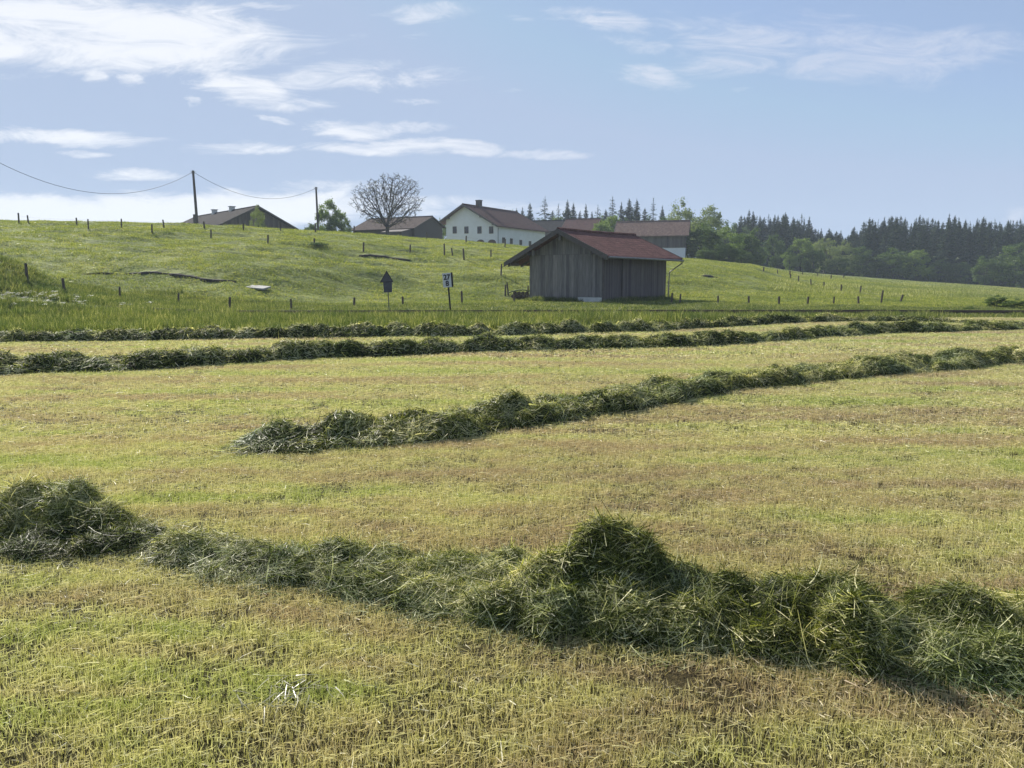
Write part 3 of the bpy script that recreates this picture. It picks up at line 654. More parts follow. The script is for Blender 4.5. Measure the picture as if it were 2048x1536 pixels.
# ------------------------------------------------------------------ gabled building in local axes: x = across the gable, y = along the ridge
class House:
    def __init__(s, name, origin, a, label, cat='barn', group=None):
        a = Vector((a[0], a[1])).normalized(); s.a = a
        s.rz = math.atan2(-a.x, a.y)
        s.o = empty(name, (origin[0], origin[1], 0), s.rz); tag(s.o, label, cat, group)
        s.ox, s.oy = origin
    def g(s, x, y):
        c, q = math.cos(s.rz), math.sin(s.rz); X = s.ox+c*x-q*y; Y = s.oy+q*x+c*y; return float(H(X, Y, True))
    def roof(s, rl, rr, y0, y1, zr, sl, mat, th=.14, name='roof', slr=None, barge=None, bw=.26, sag=0):
        slr = slr or sl; m = MB()
        nseg = 6
        for sgn, ext, k in ((-1, -rl, sl), (1, rr, slr)):
            for i in range(nseg):
                a0 = y0+(y1-y0)*i/nseg; a1 = y0+(y1-y0)*(i+1)/nseg
                d0 = -sag*math.sin(math.pi*i/nseg); d1 = -sag*math.sin(math.pi*(i+1)/nseg)
                x = sgn*ext
                T = [(0, a0, zr+d0), (x, a0, zr+d0-ext*k), (x, a1, zr+d1-ext*k), (0, a1, zr+d1)]
                B = [(p[0], p[1], p[2]-th) for p in T]
                m.hexa(B, T)
        r = m.build(name, mat, s.o)
        m = MB(); m.tube([(0, y0+(y1-y0)*i/10, zr+.02-sag*math.sin(math.pi*i/10)) for i in range(11)], [.11]*11, 8); m.build('ridge_cap', mat, r)
        if barge:
            for yy_ in (y0-.045, y1+.005):
                for sgn, ext, k in ((-1, -rl, sl), (1, rr, slr)):
                    x = sgn*ext; zz = zr+.03; m = MB()
                    T = [(0, yy_, zz), (x, yy_, zz-ext*k), (x, yy_+.04, zz-ext*k), (0, yy_+.04, zz)]
                    B = [(p[0], p[1], p[2]-bw) for p in T]
                    m.hexa(B, T); m.build('bargeboard', barge, r)
        return r
    def boards(s, name, x0, y0, x1, y1, zb, topf, mat, bw=.18, th=.03, gap=.006, seed=1, low=0, parent=None, seam=None):
        """vertical boards along a wall line from (x0,y0) to (x1,y1); topf(x,y)->z"""
        rr = random.Random(seed); L = math.hypot(x1-x0, y1-y0); ux, uy = (x1-x0)/L, (y1-y0)/L; nx, ny = uy, -ux
        m = MB(); d = 0
        while d < L-.02:
            w_ = min(bw*rr.uniform(.75, 1.3), L-d); off = rr.uniform(0, .018); e = d+w_-gap
            ps = [(x0+ux*d, y0+uy*d), (x0+ux*e, y0+uy*e)]
            rngs = [(zb, None)] if seam is None else [(zb, seam), (seam+.015, None)]
            for (lo, hi) in rngs:
                t0 = topf(*ps[0]) if hi is None else min(hi, topf(*ps[0])); t1 = topf(*ps[1]) if hi is None else min(hi, topf(*ps[1]))
                if min(t0, t1) < lo+.03: continue
                ti = min(1, max(0, rr.gauss(.5, .24))); o2 = off+(.02 if lo > zb else 0); lo2 = lo+(rr.uniform(-low, low) if lo == zb else 0)
                A = [(ps[0][0]+nx*o2, ps[0][1]+ny*o2), (ps[1][0]+nx*o2, ps[1][1]+ny*o2)]
                Bk = [(A[1][0]-nx*th, A[1][1]-ny*th), (A[0][0]-nx*th, A[0][1]-ny*th)]
                m.hexa([(*A[0], lo2), (*A[1], lo2), (*Bk[0], lo2), (*Bk[1], lo2)], [(*A[0], t0), (*A[1], t1), (*Bk[0], t1), (*Bk[1], t0)], ti)
            d += w_
        return m.build(name, mat, parent or s.o)
    def shell(s, xl, xr, y0, y1, zb, zr, sl, mat, name='wall', drop=.2, slr=None):
        slr = slr or sl; m = MB()
        poly = [(xl, zb), (xr, zb), (xr, zr-drop-xr*slr), (0, zr-drop), (xl, zr-drop+xl*sl)]
        m.prism(poly, y0, y1, lambda a, b, d: (a, d, b)); return m.build(name, mat, s.o)

# ---- the wooden field barn
sh = House('field_barn', (3.36, 48.95), (.667, .745), 'weathered grey wooden hay barn with red tiled roof, standing at the foot of the slope', 'barn')
ZR, SL = 4.72, .445
WL, WR, LEN = -2.95, 2.92, 7.3
sh.shell(WL+.05, WR-.05, .05, LEN-.05, -.1, ZR, SL, M_dark_wood, 'frame_core', .24)
top = lambda x, y: ZR-.17-abs(x)*SL
sh.boards('gable_wall', WL, 0, 1.0, 0, .36, top, M_wood, .19, seed=3, low=.03, seam=3.18)
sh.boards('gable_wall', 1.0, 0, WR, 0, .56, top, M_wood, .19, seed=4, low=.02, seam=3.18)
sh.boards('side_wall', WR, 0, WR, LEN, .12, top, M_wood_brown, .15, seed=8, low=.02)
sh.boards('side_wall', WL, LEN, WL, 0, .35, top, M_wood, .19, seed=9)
sh.boards('gable_wall', WR, LEN, WL, LEN, .2, top, M_wood, .19, seed=12)
m = MB(); m.box(1.05, WR+.03, -.06, .0, -.1, .54); m.box(WL, 1.05, -.015, .0, -.1, .34); m.build('foundation', M_found, sh.o)
m = MB(); m.box(WR-.05, WR+.06, -.07, .05, .1, 3.1); m.build('corner_post', M_dark_wood, sh.o)
m = MB(); m.box(WR+.032, WR+.075, 1.95, 2.05, .15, 3.1); m.build('batten', M_dark_wood, sh.o)
rf = sh.roof(-4.5, 3.78, -.8, LEN+.6, ZR, SL, M_tile_red, .13, barge=M_dark_wood, bw=.30, sag=.04)
for x in (-4.05, -2.6, 0, 2.7):
    z = ZR-.17-abs(x)*SL; m = MB(); m.box(x-.09, x+.09, -.72, .1, z-.22, z-.005); m.build('purlin', M_dark_wood, sh.o)
for x, k in ((-2.2, -1), (2.3, 1), (0, 0)):
    z = ZR-.25-abs(x)*SL; m = MB(); m.box(x-.07, x+.07, -.60, -.47, z-(.42 if k == 0 else .36), z); m.build('hanging_post', M_wood, sh.o)
for i in range(7):     # rafters under the left eave
    y = -.5+i*1.3; m = MB()
    T = [(-4.42, y, ZR-.14-4.42*SL), (-2.9, y, ZR-.14-2.9*SL), (-2.9, y+.1, ZR-.14-2.9*SL), (-4.42, y+.1, ZR-.14-4.42*SL)]
    m.hexa([(a, b, c-.15) for a, b, c in T], T); m.build('rafter', M_dark_wood, sh.o)
zg = ZR-3.78*SL-.14
m = MB(); m.tube([(3.86, -.8, zg+.03), (3.86, LEN+.62, zg-.02)], [.065, .065], 8)
gt = m.build('gutter', M_steel, sh.o)
m = MB(); m.tube([(3.86, LEN+.5, zg), (3.84, LEN+.5, zg-.18), (3.0, LEN+.35, zg-.75), (2.98, LEN+.3, zg-1.4), (2.98, LEN+.3, .3)], [.045]*5, 8); m.build('downpipe', M_steel, gt)
# ---- farmhouse
fh = House('farmhouse', (-8.84+.51, 140.86), (.51, .86), 'white farmhouse with dark red tiled roof and four upper gable windows, on the crest', 'farmhouse')
ZF, SF = 15.05, .55
gb = min(fh.g(-4, 0), fh.g(6.8, 0), fh.g(6.8, 18))-.6
fh.shell(-4.3, 6.75, 0, 17.6, gb, ZF, SF, M_white, 'wall', .16)
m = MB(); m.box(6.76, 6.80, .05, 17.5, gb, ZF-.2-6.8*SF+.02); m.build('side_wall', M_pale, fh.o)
fr = fh.roof(-5.6, 7.35, -1.0, 18.4, ZF, SF, M_tile_house, .22, barge=M_dark_wood, bw=.34)
m = MB(); m.box(-.45, .45, 4.0, 4.8, ZF-.3, ZF+1.0); m.box(-.52, .52, 3.93, 4.87, ZF+1.0, ZF+1.12); m.build('chimney', M_dark_wood, fr)
for x in (-3.6, 0, 3.6, 6.2):
    z = ZF-.24-abs(x)*SF; m = MB(); m.box(x-.1, x+.1, -.9, 0, z-.26, z-.01); m.build('purlin', M_dark_wood, fh.o)
def window(hs_, x, z, w_, h_, y=0, side=False, arch=False):
    m = MB(); t = .07
    f_ = (lambda a0, a1, d0, d1, z0, z1: m.box(a0, a1, d0, d1, z0, z1)) if not side else (lambda a0, a1, d0, d1, z0, z1: m.box(y-d1, y-d0, a0, a1, z0, z1))
    d = y if not side else 0
    f_(x-w_/2, x-w_/2+t, d-.05, d+.02, z, z+h_); f_(x+w_/2-t, x+w_/2, d-.05, d+.02, z, z+h_)
    f_(x-w_/2+t, x+w_/2-t, d-.05, d+.02, z, z+t); f_(x-w_/2+t, x+w_/2-t, d-.05, d+.02, z+h_-t, z+h_); f_(x-.025, x+.025, d-.045, d+.02, z+t, z+h_-t)
    wf = m.build('window', M_frame, hs_.o)
    m = MB(); 
    if side: m.box(y+.004, y+.02, x-w_/2+t, x+w_/2-t, z+t, z+h_-t)
    else: m.box(x-w_/2+t, x+w_/2-t, y-.02, y-.004, z+t, z+h_-t)
    m.build('pane', M_glass, wf)
for u in (909.5, 933, 959, 982.5):
    tx = ray(u, 460)[0]; # intersect with the front wall plane
    a = fh.a; gx_, gy_ = a.y, -a.x
    X0, Y0 = fh.ox, fh.oy; k = (tx*Y0-X0)/(gx_-tx*gy_); YY = Y0+k*gy_
    z = CAMZ+ray(u, 460)[1]*YY; window(fh, k, z-.62, .88, 1.24)
for u in (961, 984):
    tx = ray(u, 486)[0]; k = (tx*fh.oy-fh.ox)/(a.y+tx*a.x); YY = fh.oy-k*a.x
    z = CAMZ+ray(u, 479)[1]*YY; m = MB()
    pl = [(k-.85, z-1.6), (k+.85, z-1.6)]+[(k+.85*math.cos(q), z-.55+.55*math.sin(q)) for q in np.linspace(0, math.pi, 9)]
    m.prism(pl, -.03, .02, lambda p, q, d: (p, d, q)); m.build('arched_door', M_frame, fh.o)
for yv, h_ in ((1.9, 1.0), (4.6, 1.0), (8.0, .95), (11.5, .95)):
    window(fh, yv, 8.15-.02*yv, .95, h_, 6.80, True)
m = MB(); m.tube([(6.95, -.1, ZF-.5-7*SF), (6.90, -.08, ZF-1-7*SF), (6.90, -.08, gb)], [.06]*3, 6); m.build('downpipe', M_steel, fh.o)

# ---- left barn with roof vents
b1 = House('vented_barn', (-36.0, 110.6), (-.66, .75), 'large low grey barn with two pale roof vents, between the two wire poles', 'barn')
Z1, S1 = 11.9, .50
gb = min(b1.g(-5, 0), b1.g(5, 0), b1.g(-5, 24))-.8
b1.shell(-5.2, 5.3, 0, 24, gb, Z1, S1, M_barn_wood, 'wall', .15)
b1.boards('gable_boards', -5.2, -.02, 5.3, -.02, gb+1, lambda x, y: Z1-.22-abs(x)*S1, M_barn_wood, .3, seed=3)
r1 = b1.roof(-5.7, 5.9, -.7, 24.8, Z1, S1, M_tile_dark, .16, barge=M_dark_wood, bw=.24)
for y in (8.5, 15.5):
    m = MB(); m.box(-.32, .32, y, y+.7, Z1-.3, Z1+.52); m.box(-.42, .42, y-.1, y+.8, Z1+.52, Z1+.62); m.box(-.38, .38, y-.06, y+.76, Z1-.3, Z1-.02); m.build('roof_vent', M_found, r1)
m = MB(); m.box(-12.5, -5.9, 6, 24, gb, Z1-5.9*S1+.35); m.build('side_shed', M_dark_wood, b1.o)
# ---- low brown-roofed shed left of the farmhouse
b2 = House('long_shed', (-12.6, 122.5), (-.89, .45), 'low dark shed with brown tiled roof behind the bare tree, left of the farmhouse', 'shed')
Z2 = 11.45; gb = min(b2.g(-5, 0), b2.g(3, 0), b2.g(-5, 11))-.8
b2.shell(-4.8, 3.2, 0, 11.6, gb, Z2, .40, M_dark_wood, 'wall', .15, .38)
b2.roof(-5.3, 3.7, -.25, 12.0, Z2, .40, M_tile_brown, .15, slr=.38, barge=M_dark_wood, bw=.2)
m = MB(); m.prism([(-7.6, gb), (-4.9, gb), (-4.9, Z2-2.15), (-7.6, Z2-2.7)], .4, 4.2, lambda p, q, d: (p, d, q)); m.build('lean_to', M_dark_wood, b2.o)
# ---- barn at the right with white base
p1 = at(1379, 441, 134.5)
b3 = House('large_barn', (p1.x, p1.y), (-.965, .26), 'long dark timber barn with faded brown roof and white lower wall behind the field barn', 'barn')
Z3 = p1.z; S3 = .62; gb = min(b3.g(-3.6, 0), b3.g(3.5, 13))-.8
zmid = CAMZ+ray(1350, 494.5)[1]*131
b3.shell(-3.75, 3.6, .35, 12.1, zmid, Z3, S3, M_dark_wood, 'upper_wall', .15)
b3.boards('board_cladding', -3.78, 12.1, -3.78, .35, zmid-.05, lambda x, y: Z3-.2-3.78*S3, M_wood_brown, .28, seed=5)
m = MB(); m.box(-3.7, 3.5, .4, 12.0, gb, zmid-.06); lw = m.build('lower_wall', M_white, b3.o)
m = MB(); m.box(-3.76, -3.70, 6.0, 12.05, gb, zmid-.07); m.build('board_cladding', M_wood_brown, b3.o)
b3.roof(-4.4, 4.2, -.1, 12.5, Z3, S3, M_tile_pale, .16, barge=M_barn_wood, bw=.2)
for yv in (1.6, 3.3): window(b3, 0, 0, .1, .1) if False else None
m = MB(); m.box(-3.76, -3.71, 3.6, 4.5, zmid-1.4, zmid-.5); w_ = m.build('window', M_frame, b3.o)
m = MB(); m.box(-3.775, -3.762, 3.68, 4.42, zmid-1.32, zmid-.58); m.build('pane', M_glass, w_)
# ---- roofs behind
p2 = at(1198, 437, 168)
b4 = House('rear_barn', (p2.x, p2.y), (-.93, .37), 'dark brown-red roofed outbuilding behind the ridge of the field barn, nearer the large barn', 'barn', 'outbuildings behind the farmhouse')
gb = b4.g(0, 0)-1; b4.shell(-4.6, 4, .2, 7.2, gb, p2.z, .62, M_dark_wood, 'wall', .15); b4.roof(-5.1, 4.4, -.4, 7.4, p2.z, .62, M_tile_house, .18, barge=M_barn_wood, bw=.2)
p3 = at(1133, 441, 172)
b5 = House('rear_barn', (p3.x, p3.y), (-.97, .1), 'dark roofed outbuilding just right behind the farmhouse roof', 'barn', 'outbuildings behind the farmhouse')
gb = b5.g(0, 0)-1; b5.shell(-4.6, 4, .2, 9, gb, p3.z, .5, M_dark_wood, 'wall', .15); b5.roof(-5.1, 4.4, -.4, 9.3, p3.z, .5, M_tile_dark, .18)

# ------------------------------------------------------------------ fences
def fence(name, posts, label, wires=(.35, .75), y0=26, rad=.055, wirefrac=True):
    bs = []
    for i, q in enumerate(posts):
        u, vt, vb = q[:3]; p = place(u, vb, y0); hgt = (vb-vt)/F*p.y*1.0
        bs.append((p, min(max(hgt, .5), 1.7), q[3] if len(q) > 3 else 0))
    r_ = empty(name, tuple(bs[0][0])); tag(r_, label, 'fence')
    o0 = bs[0][0]
    for p, hg, lean in bs:
        a = random.uniform(-.07, .07)+lean; b = random.uniform(-.06, .06); k = rad*random.uniform(.9, 1.25)*(1+max(p.y-50, 0)*.006)
        q = p-o0; m = MB(); m.tube([q+Vector((-a*.2, 0, -.2)), q+Vector((a*hg*.5, b*hg*.5, hg*.5)), q+Vector((a*hg, b*hg, hg*.97)), q+Vector((a*hg, b*hg, hg))], [k, k, k*.95, k*.6], 8)
        m.build('post', M_post, r_)
    srt = bs; m = MB()
    for (pa, ha, _), (pb, hb, _) in zip(srt[:-1], srt[1:]):
        if (pa-pb).length > 26: continue
        for fr_ in wires:
            a = pa-o0+Vector((0, 0, ha*fr_)); b = pb-o0+Vector((0, 0, hb*fr_)); c = (a+b)/2-Vector((0, 0, .02))
            m.tube([a, c, b], [.004]*3, 4, cap=False)
    if m.v: m.build('wire', M_wire, r_)
    return r_
fence('fence', [(-60, 500, 536), (54, 528, 560), (129, 557, 584), (240, 574, 600), (357, 587, 612), (459, 594, 621), (583, 598, 621), (708, 595, 616), (806, 593, 611), (924, 582, 607), (1029, 590, 606)],
      'wire fence of short posts along the foot of the slope, left of the field barn')
fence('fence', [(1343, 586, 607.5), (1359.5, 588, 608), (1436, 595, 608), (1497.5, 600, 609), (1558, 600, 610), (1615, 599, 610), (1667, 596, 610), (1717, 596, 609), (1762, 581, 607)],
      'wire fence of short posts along the foot of the slope, right of the field barn')
fence('fence', [(177, 439, 459), (304, 449, 466), (422, 460, 477), (536, 470, 487), (629, 477, 489), (727, 485, 503), (820, 490, 507), (889, 488, 513), (928, 498, 520), (1002, 529, 552), (1010.5, 570, 592)],
      'wire fence running down across the middle of the pasture to the field barn')
fence('fence', [(38, 427, 447), (57, 431, 447), (154, 436, 452), (243, 438, 455), (328, 440, 456), (409, 443.5, 458), (487, 447, 461), (561, 445, 462), (631, 447, 465), (708, 452, 467.5), (853.5, 465, 479), (932, 472, 485), (1010, 479, 494), (982, 500, 516), (905, 496, 512, -.1)],
      'wire fence of thin posts along the crest of the pasture in front of the farm')
fence('fence', [(1801, 592, 604, .3), (1762.5, 590, 606), (1720, 572, 587.5), (1682, 569, 583), (1648, 564, 575), (1622, 558, 572), (1597, 552, 564), (1581, 549, 557), (1527, 538, 543)],
      'wire fence receding over the right meadow towards the forest', (.4, .8))
fence('fence', [(1555, 544, 548), (1580, 545, 550), (1605, 547, 551.5), (1635, 549, 553.5), (1662, 551, 557), (1687, 552, 558)], 'low dark fence far out on the right meadow below the trees', (.3, .6, .9))
# posts by the barn
for (u, vt, vb, ln, lab) in ((1017, 565, 591, -.12, 'leaning grey stake beside the fence end left of the field barn'), (1056, 572, 595, .0, 'short post standing against the left corner of the field barn')):
    p = place(u, vb); hg = (vb-vt)/F*p.y; m = MB(); m.tube([(0, 0, -.2), (ln*hg*.5, 0, hg*.5), (ln*hg, 0, hg)], [.06, .055, .045], 7); o = m.build('fence_post', M_post); o.location = p; tag(o, lab, 'post')
# log heap with mossy cover left of the barn
p = place(1044, 596); hp = empty('log_pile', tuple(p)); tag(hp, 'low pile of logs under a mossy green cover beside the field barn', 'log pile')
for i in range(9):
    r3 = i//5; m = MB(); x = -.7+(i % 5)*.3+r3*.15; m.tube([(x*.9, -.5, .12+r3*.2), (x*.9+.05, .5, .12+r3*.2)], [.13, .12], 8); m.build('log', M_post, hp)
m = MB(); 
for i in range(8):
    a0 = -.95+i*.24; a1 = a0+.24; z0 = .50-.22*(a0)**2+.02*random.random(); z1 = .50-.22*(a1)**2
    m.hexa([(a0, -.6, z0), (a1, -.6, z1), (a1, .6, z1), (a0, .6, z0)], [(a0, -.6, z0+.07), (a1, -.6, z1+.07), (a1, .6, z1+.07), (a0, .6, z0+.07)])
m.build('cover', M_tarp, hp)
# planks lying before the gable
p = place(1150, 603); m = MB()
for i in range(5): m.tube([(-.9+.2*i, .1*i, .12+.03*i), (.9+.1*i, .02*i, .16)], [.05, .045], 5)
o = m.build('plank_heap', M_post); o.location = p; tag(o, 'few dark planks lying in the grass before the barn gable', 'planks')

# ------------------------------------------------------------------ railway track
tr = empty('railway_track', (0, TRACK, 0)); tag(tr, 'single railway track with dark rails, half hidden in the grass behind the field', 'railway track')
zt = .05
for dy in (-.75, .75):
    m = MB(); P = [(x, dy+.02*x, float(H(x, TRACK+.02*x, False))*.6+zt+.12) for x in np.linspace(-60, 60, 60)]
    for i in range(len(P)-1):
        a_, b_ = P[i], P[i+1]
        for (h0, h1, w_) in ((-.14, -.115, .065), (-.115, -.03, .012), (-.03, .012, .035)):
            m.hexa([(a_[0], a_[1]-w_, a_[2]+h0), (b_[0], b_[1]-w_, b_[2]+h0), (b_[0], b_[1]+w_, b_[2]+h0), (a_[0], a_[1]+w_, a_[2]+h0)],
                   [(a_[0], a_[1]-w_, a_[2]+h1), (b_[0], b_[1]-w_, b_[2]+h1), (b_[0], b_[1]+w_, b_[2]+h1), (a_[0], a_[1]+w_, a_[2]+h1)])
    m.build('rail', M_rail, tr)
xx = np.linspace(-60, 60, 200); prof = [(-1.9, -.25), (-1.25, .0), (-.9, .05), (0, .06), (.9, .05), (1.25, .0), (1.9, -.25)]
X = np.tile(xx, (7, 1)); Yb = np.array([q[0] for q in prof])[:, None]+.02*X
Zb = np.array([q[1] for q in prof])[:, None]+zt-.08+H(X, TRACK+.02*X, False)*.6+.03*rng.random(X.shape)
r_, c_ = X.shape; ii = np.arange(r_*c_).reshape(r_, c_); Q = np.stack([ii[:-1, :-1], ii[:-1, 1:], ii[1:, 1:], ii[1:, :-1]], -1).reshape(-1, 4)
ob('ballast', np_mesh('ballast', np.stack([X, Yb, Zb], -1).reshape(-1, 3), Q, M_ballast), tr)

# ------------------------------------------------------------------ signs
def text_mesh(txt, size, mat, name, parent, loc, rot, cond=1.0, bold=.012):
    cu_ = bpy.data.curves.new(name, 'FONT'); cu_.body = txt; cu_.size = size; cu_.align_x = 'CENTER'; cu_.extrude = .004; cu_.offset = bold*.5
    t_ = bpy.data.objects.new('t', cu_); C.objects.link(t_); bpy.context.view_layer.update()
    me = bpy.data.meshes.new_from_object(t_.evaluated_get(bpy.context.evaluated_depsgraph_get())); bpy.data.objects.remove(t_)
    me.materials.clear(); me.materials.append(mat); o = ob(name, me, parent); o.location = loc; o.rotation_euler = rot; o.scale = (cond, 1, 1); return o
pb = at(902, 634, 33.6); pb.z = Hs(pb.x, 33.6)
sg = empty('distance_sign', tuple(pb), 0); tag(sg, 'white track distance board with black numbers 27 and 8 on a leaning dark post', 'sign')
top_ = at(896.5, 574, 33.6)-pb; tt_ = at(894.5, 547, 33.6)-pb
ln = top_.x/top_.z
m = MB(); m.box(-.035, .035, -.03, .03, -.25, 0); m.hexa([(-.035, -.03, 0), (.035, -.03, 0), (.035, .03, 0), (-.035, .03, 0)], [(tt_.x-.035, -.03, tt_.z), (tt_.x+.035, -.03, tt_.z), (tt_.x+.035, .03, tt_.z), (tt_.x-.035, .03, tt_.z)]); m.build('post', M_black, sg)
bd = empty('board', (0, 0, 0)); bd.parent = sg
bx = at(895, 574.5, 33.5)-pb; hb = .61; wb = .37
bd.location = (bx.x, -.06, bx.z); bd.rotation_euler = (0, math.radians(-4), 0)
me_b = MB().box(-wb/2, wb/2, -.012, .012, 0, hb)
bd2 = me_b.build('board', M_plate, sg); bd2.location = bd.location; bd2.rotation_euler = bd.rotation_euler
bpy.data.objects.remove(bd)
m = MB(); m.box(wb/2+.002, wb/2+.065, -.02, .16, .0, hb+.02); m.build('side_fold', M_black, bd2)
text_mesh('27', .31, M_black, 'number', bd2, (0, -.018, .33), (math.pi/2, 0, 0), .92, .02)
text_mesh('8', .31, M_black, 'number', bd2, (0, -.018, .06), (math.pi/2, 0, 0), .95, .02)
pb = at(779, 616, 37.6); pb.z = Hs(pb.x, pb.y)
sg = empty('warning_sign', tuple(pb)); tag(sg, 'dark backs of a triangular and a square sign board on one thin pole', 'sign')
q1 = at(777.5, 585, 37.6)-pb; q0 = at(773, 543, 37.6)-pb
m = MB(); m.tube([(0, 0, -.2), (q0.x, 0, q0.z)], [.022, .022], 8); m.build('post', M_signback, sg)
P_ = lambda u, v, d=0: tuple(at(u, v, 37.6)-pb+Vector((0, d, 0)))
m = MB(); n_ = [(773.5, 542), (786.5, 563.5), (761, 564.5)]
m.prism(n_, -.055, -.035, lambda a, b, d: P_(a, b, d)); m.build('triangular_board', M_signback, sg)
m = MB(); m.prism([(766.5, 564), (784, 563), (784.5, 584.5), (768, 585)], -.05, -.03, lambda a, b, d: P_(a, b, d)); m.build('square_board', M_signback, sg)
m = MB()
for (a_, b_) in ((n_[0], n_[1]), (n_[1], n_[2]), (n_[2], n_[0])): m.tube([P_(*a_, -.06), P_(*b_, -.06)], [.016, .016], 6)
m.build('rim', M_black, sg)

# slab on the slope, erosion scarps, dark tussock
p = place(516, 577); sl_ = MB(); sl_.box(-.68, .68, -.42, .42, .0, .10); o = sl_.build('concrete_slab', M_slab); o.location = (p.x, p.y, p.z+.02); o.rotation_euler = (R(9), R(4), R(-18)); tag(o, 'pale concrete slab lying on the lower left slope', 'slab')
def scarp(pts, hpx, label):
    m = MB(); W = [place(u, v) for u, v in pts]; o0 = W[0].copy()
    # resample
    P = []
    for a_, b_ in zip(W[:-1], W[1:]):
        n = max(2, int((b_-a_).length/.35))
        for i in range(n): P.append(a_.lerp(b_, i/n))
    n = len(P); rows = []
    for i, p in enumerate(P):
        e = math.sin(math.pi*min(1, max(0.02, i/(n-1))))**.5; hgt = .7*hpx/F*p.y*e*random.uniform(.55, 1.25); j = random.uniform(-.18, .18)
        zb = Hs(p.x, p.y); d = Vector((0, 1, 0))
        rows.append([Vector((p.x, p.y-.35+j, Hs(p.x, p.y-.35+j)-.05))-o0, Vector((p.x, p.y-.15+j, zb+.05*e+.02))-o0, Vector((p.x, p.y+.08+j, zb+hgt))-o0, Vector((p.x, p.y+.35+j, zb+hgt+.07))-o0, Vector((p.x, p.y+1.4, Hs(p.x, p.y+1.4)-.03))-o0])
    V = [v for r_ in rows for v in r_]; k = 5
    F1 = [(i*k+j, (i+1)*k+j, (i+1)*k+j+1, i*k+j+1) for i in range(n-1) for j in range(2)]
    F2 = [(i*k+j, (i+1)*k+j, (i+1)*k+j+1, i*k+j+1) for i in range(n-1) for j in range(2, 4)]
    m.add(V, F1+F2); o = m.build('earth_bank', M_earth); o.location = o0; o.data.materials.append(M_pground)
    mi = np.zeros(len(o.data.polygons), dtype=np.int32); mi[len(F1):] = 1
    if len(mi) == len(F1)+len(F2): o.data.polygons.foreach_set('material_index', mi)
    tag(o, label, 'earth bank', kind='structure')
scarp([(165, 549), (205, 547.5), (250, 549.5)], 3, 'short dark crumbling turf edge on the left slope')
scarp([(252, 548), (300, 546), (350, 550), (400, 559), (445, 562), (490, 565)], 6, 'long dark eroded turf edge on the left slope above the concrete slab')
scarp([(718, 511), (760, 513), (800, 519), (832, 522)], 5, 'dark eroded turf edge in the middle of the pasture below the fence')
scarp([(1402, 552), (1425, 554), (1448, 557)], 5, 'short dark eroded turf edge on the slope right of the field barn')
p = place(637, 491); M_tus = M_tarp
n = 500; P = np.zeros((n, 3)); P[:, 0] = rng.normal(0, .42, n); P[:, 1] = rng.normal(0, .3, n); a = rng.random(n)*6.28
V, Q = ribbons(P, np.stack([np.cos(a)*.6, np.sin(a)*.6, np.ones(n)], 1), unit(np.stack([-np.sin(a), np.cos(a), 0*a], 1)), .15+.25*rng.random(n), .03*np.ones(n), rng.random(n)*1.3, 3)
o = ob('tussock', np_mesh('tussock', V, Q, M_leaf, np.repeat(rng.random(n)*.4, 8))); o.location = p; tag(o, 'dark grass tussock around a fence post high on the pasture', 'tussock')

# ------------------------------------------------------------------ power poles and wire
def pole(u, vt, D, label, foot=False, ub=None, h=None):
    p = at(ub or u, vt, D); q = at(u, vt, D); zb = Hs(p.x, D); r_ = empty('wire_pole', (p.x, D, zb)); tag(r_, label, 'pole', 'wooden poles carrying the wire')
    t = q-Vector((p.x, D, zb)); m = MB(); m.tube([(0, 0, -.5), t*.5, t], [.17, .15, .12], 10); m.build('pole_shaft', M_pole, r_)
    if foot: m = MB(); m.box(-.42, -.12, -.12, .12, -.4, 2.0); m.build('foot_stub', M_dark_wood, r_)
    m = MB()
    for sx in (-.22, .22):
        m.tube([t+Vector((0, 0, -.35)), t+Vector((sx, 0, -.35)), t+Vector((sx, 0, -.18))], [.02]*3, 6); m.tube([t+Vector((sx, 0, -.2)), t+Vector((sx, 0, -.05))], [.05, .04], 8)
    m.build('insulator', M_found, r_)
    return q+Vector((0, 0, -.15))
w1 = pole(386, 341, 92, 'tall leaning wire pole with a foot stub, standing before the vented barn', True, 389)
w2 = pole(632, 374, 112, 'wire pole with a dark shaft in front of the bushy tree', True, 634)
w0 = pole(-130, 245, 66, 'wire pole beyond the left edge')
def cable(a_, b_, sag, label):
    m = MB(); P = [a_.lerp(b_, i/24)+Vector((0, 0, -4*sag*(i/24)*(1-i/24))) for i in range(25)]; m.tube([p-a_ for p in P], [.022]*25, 5); o = m.build('overhead_wire', M_wire); o.location = a_; tag(o, label, 'wire')
cable(w0, w1, 3.9, 'long sagging wire running from the tall pole off the left edge')
cable(w1, w2, 2.2, 'sagging wire between the two poles in front of the vented barn')

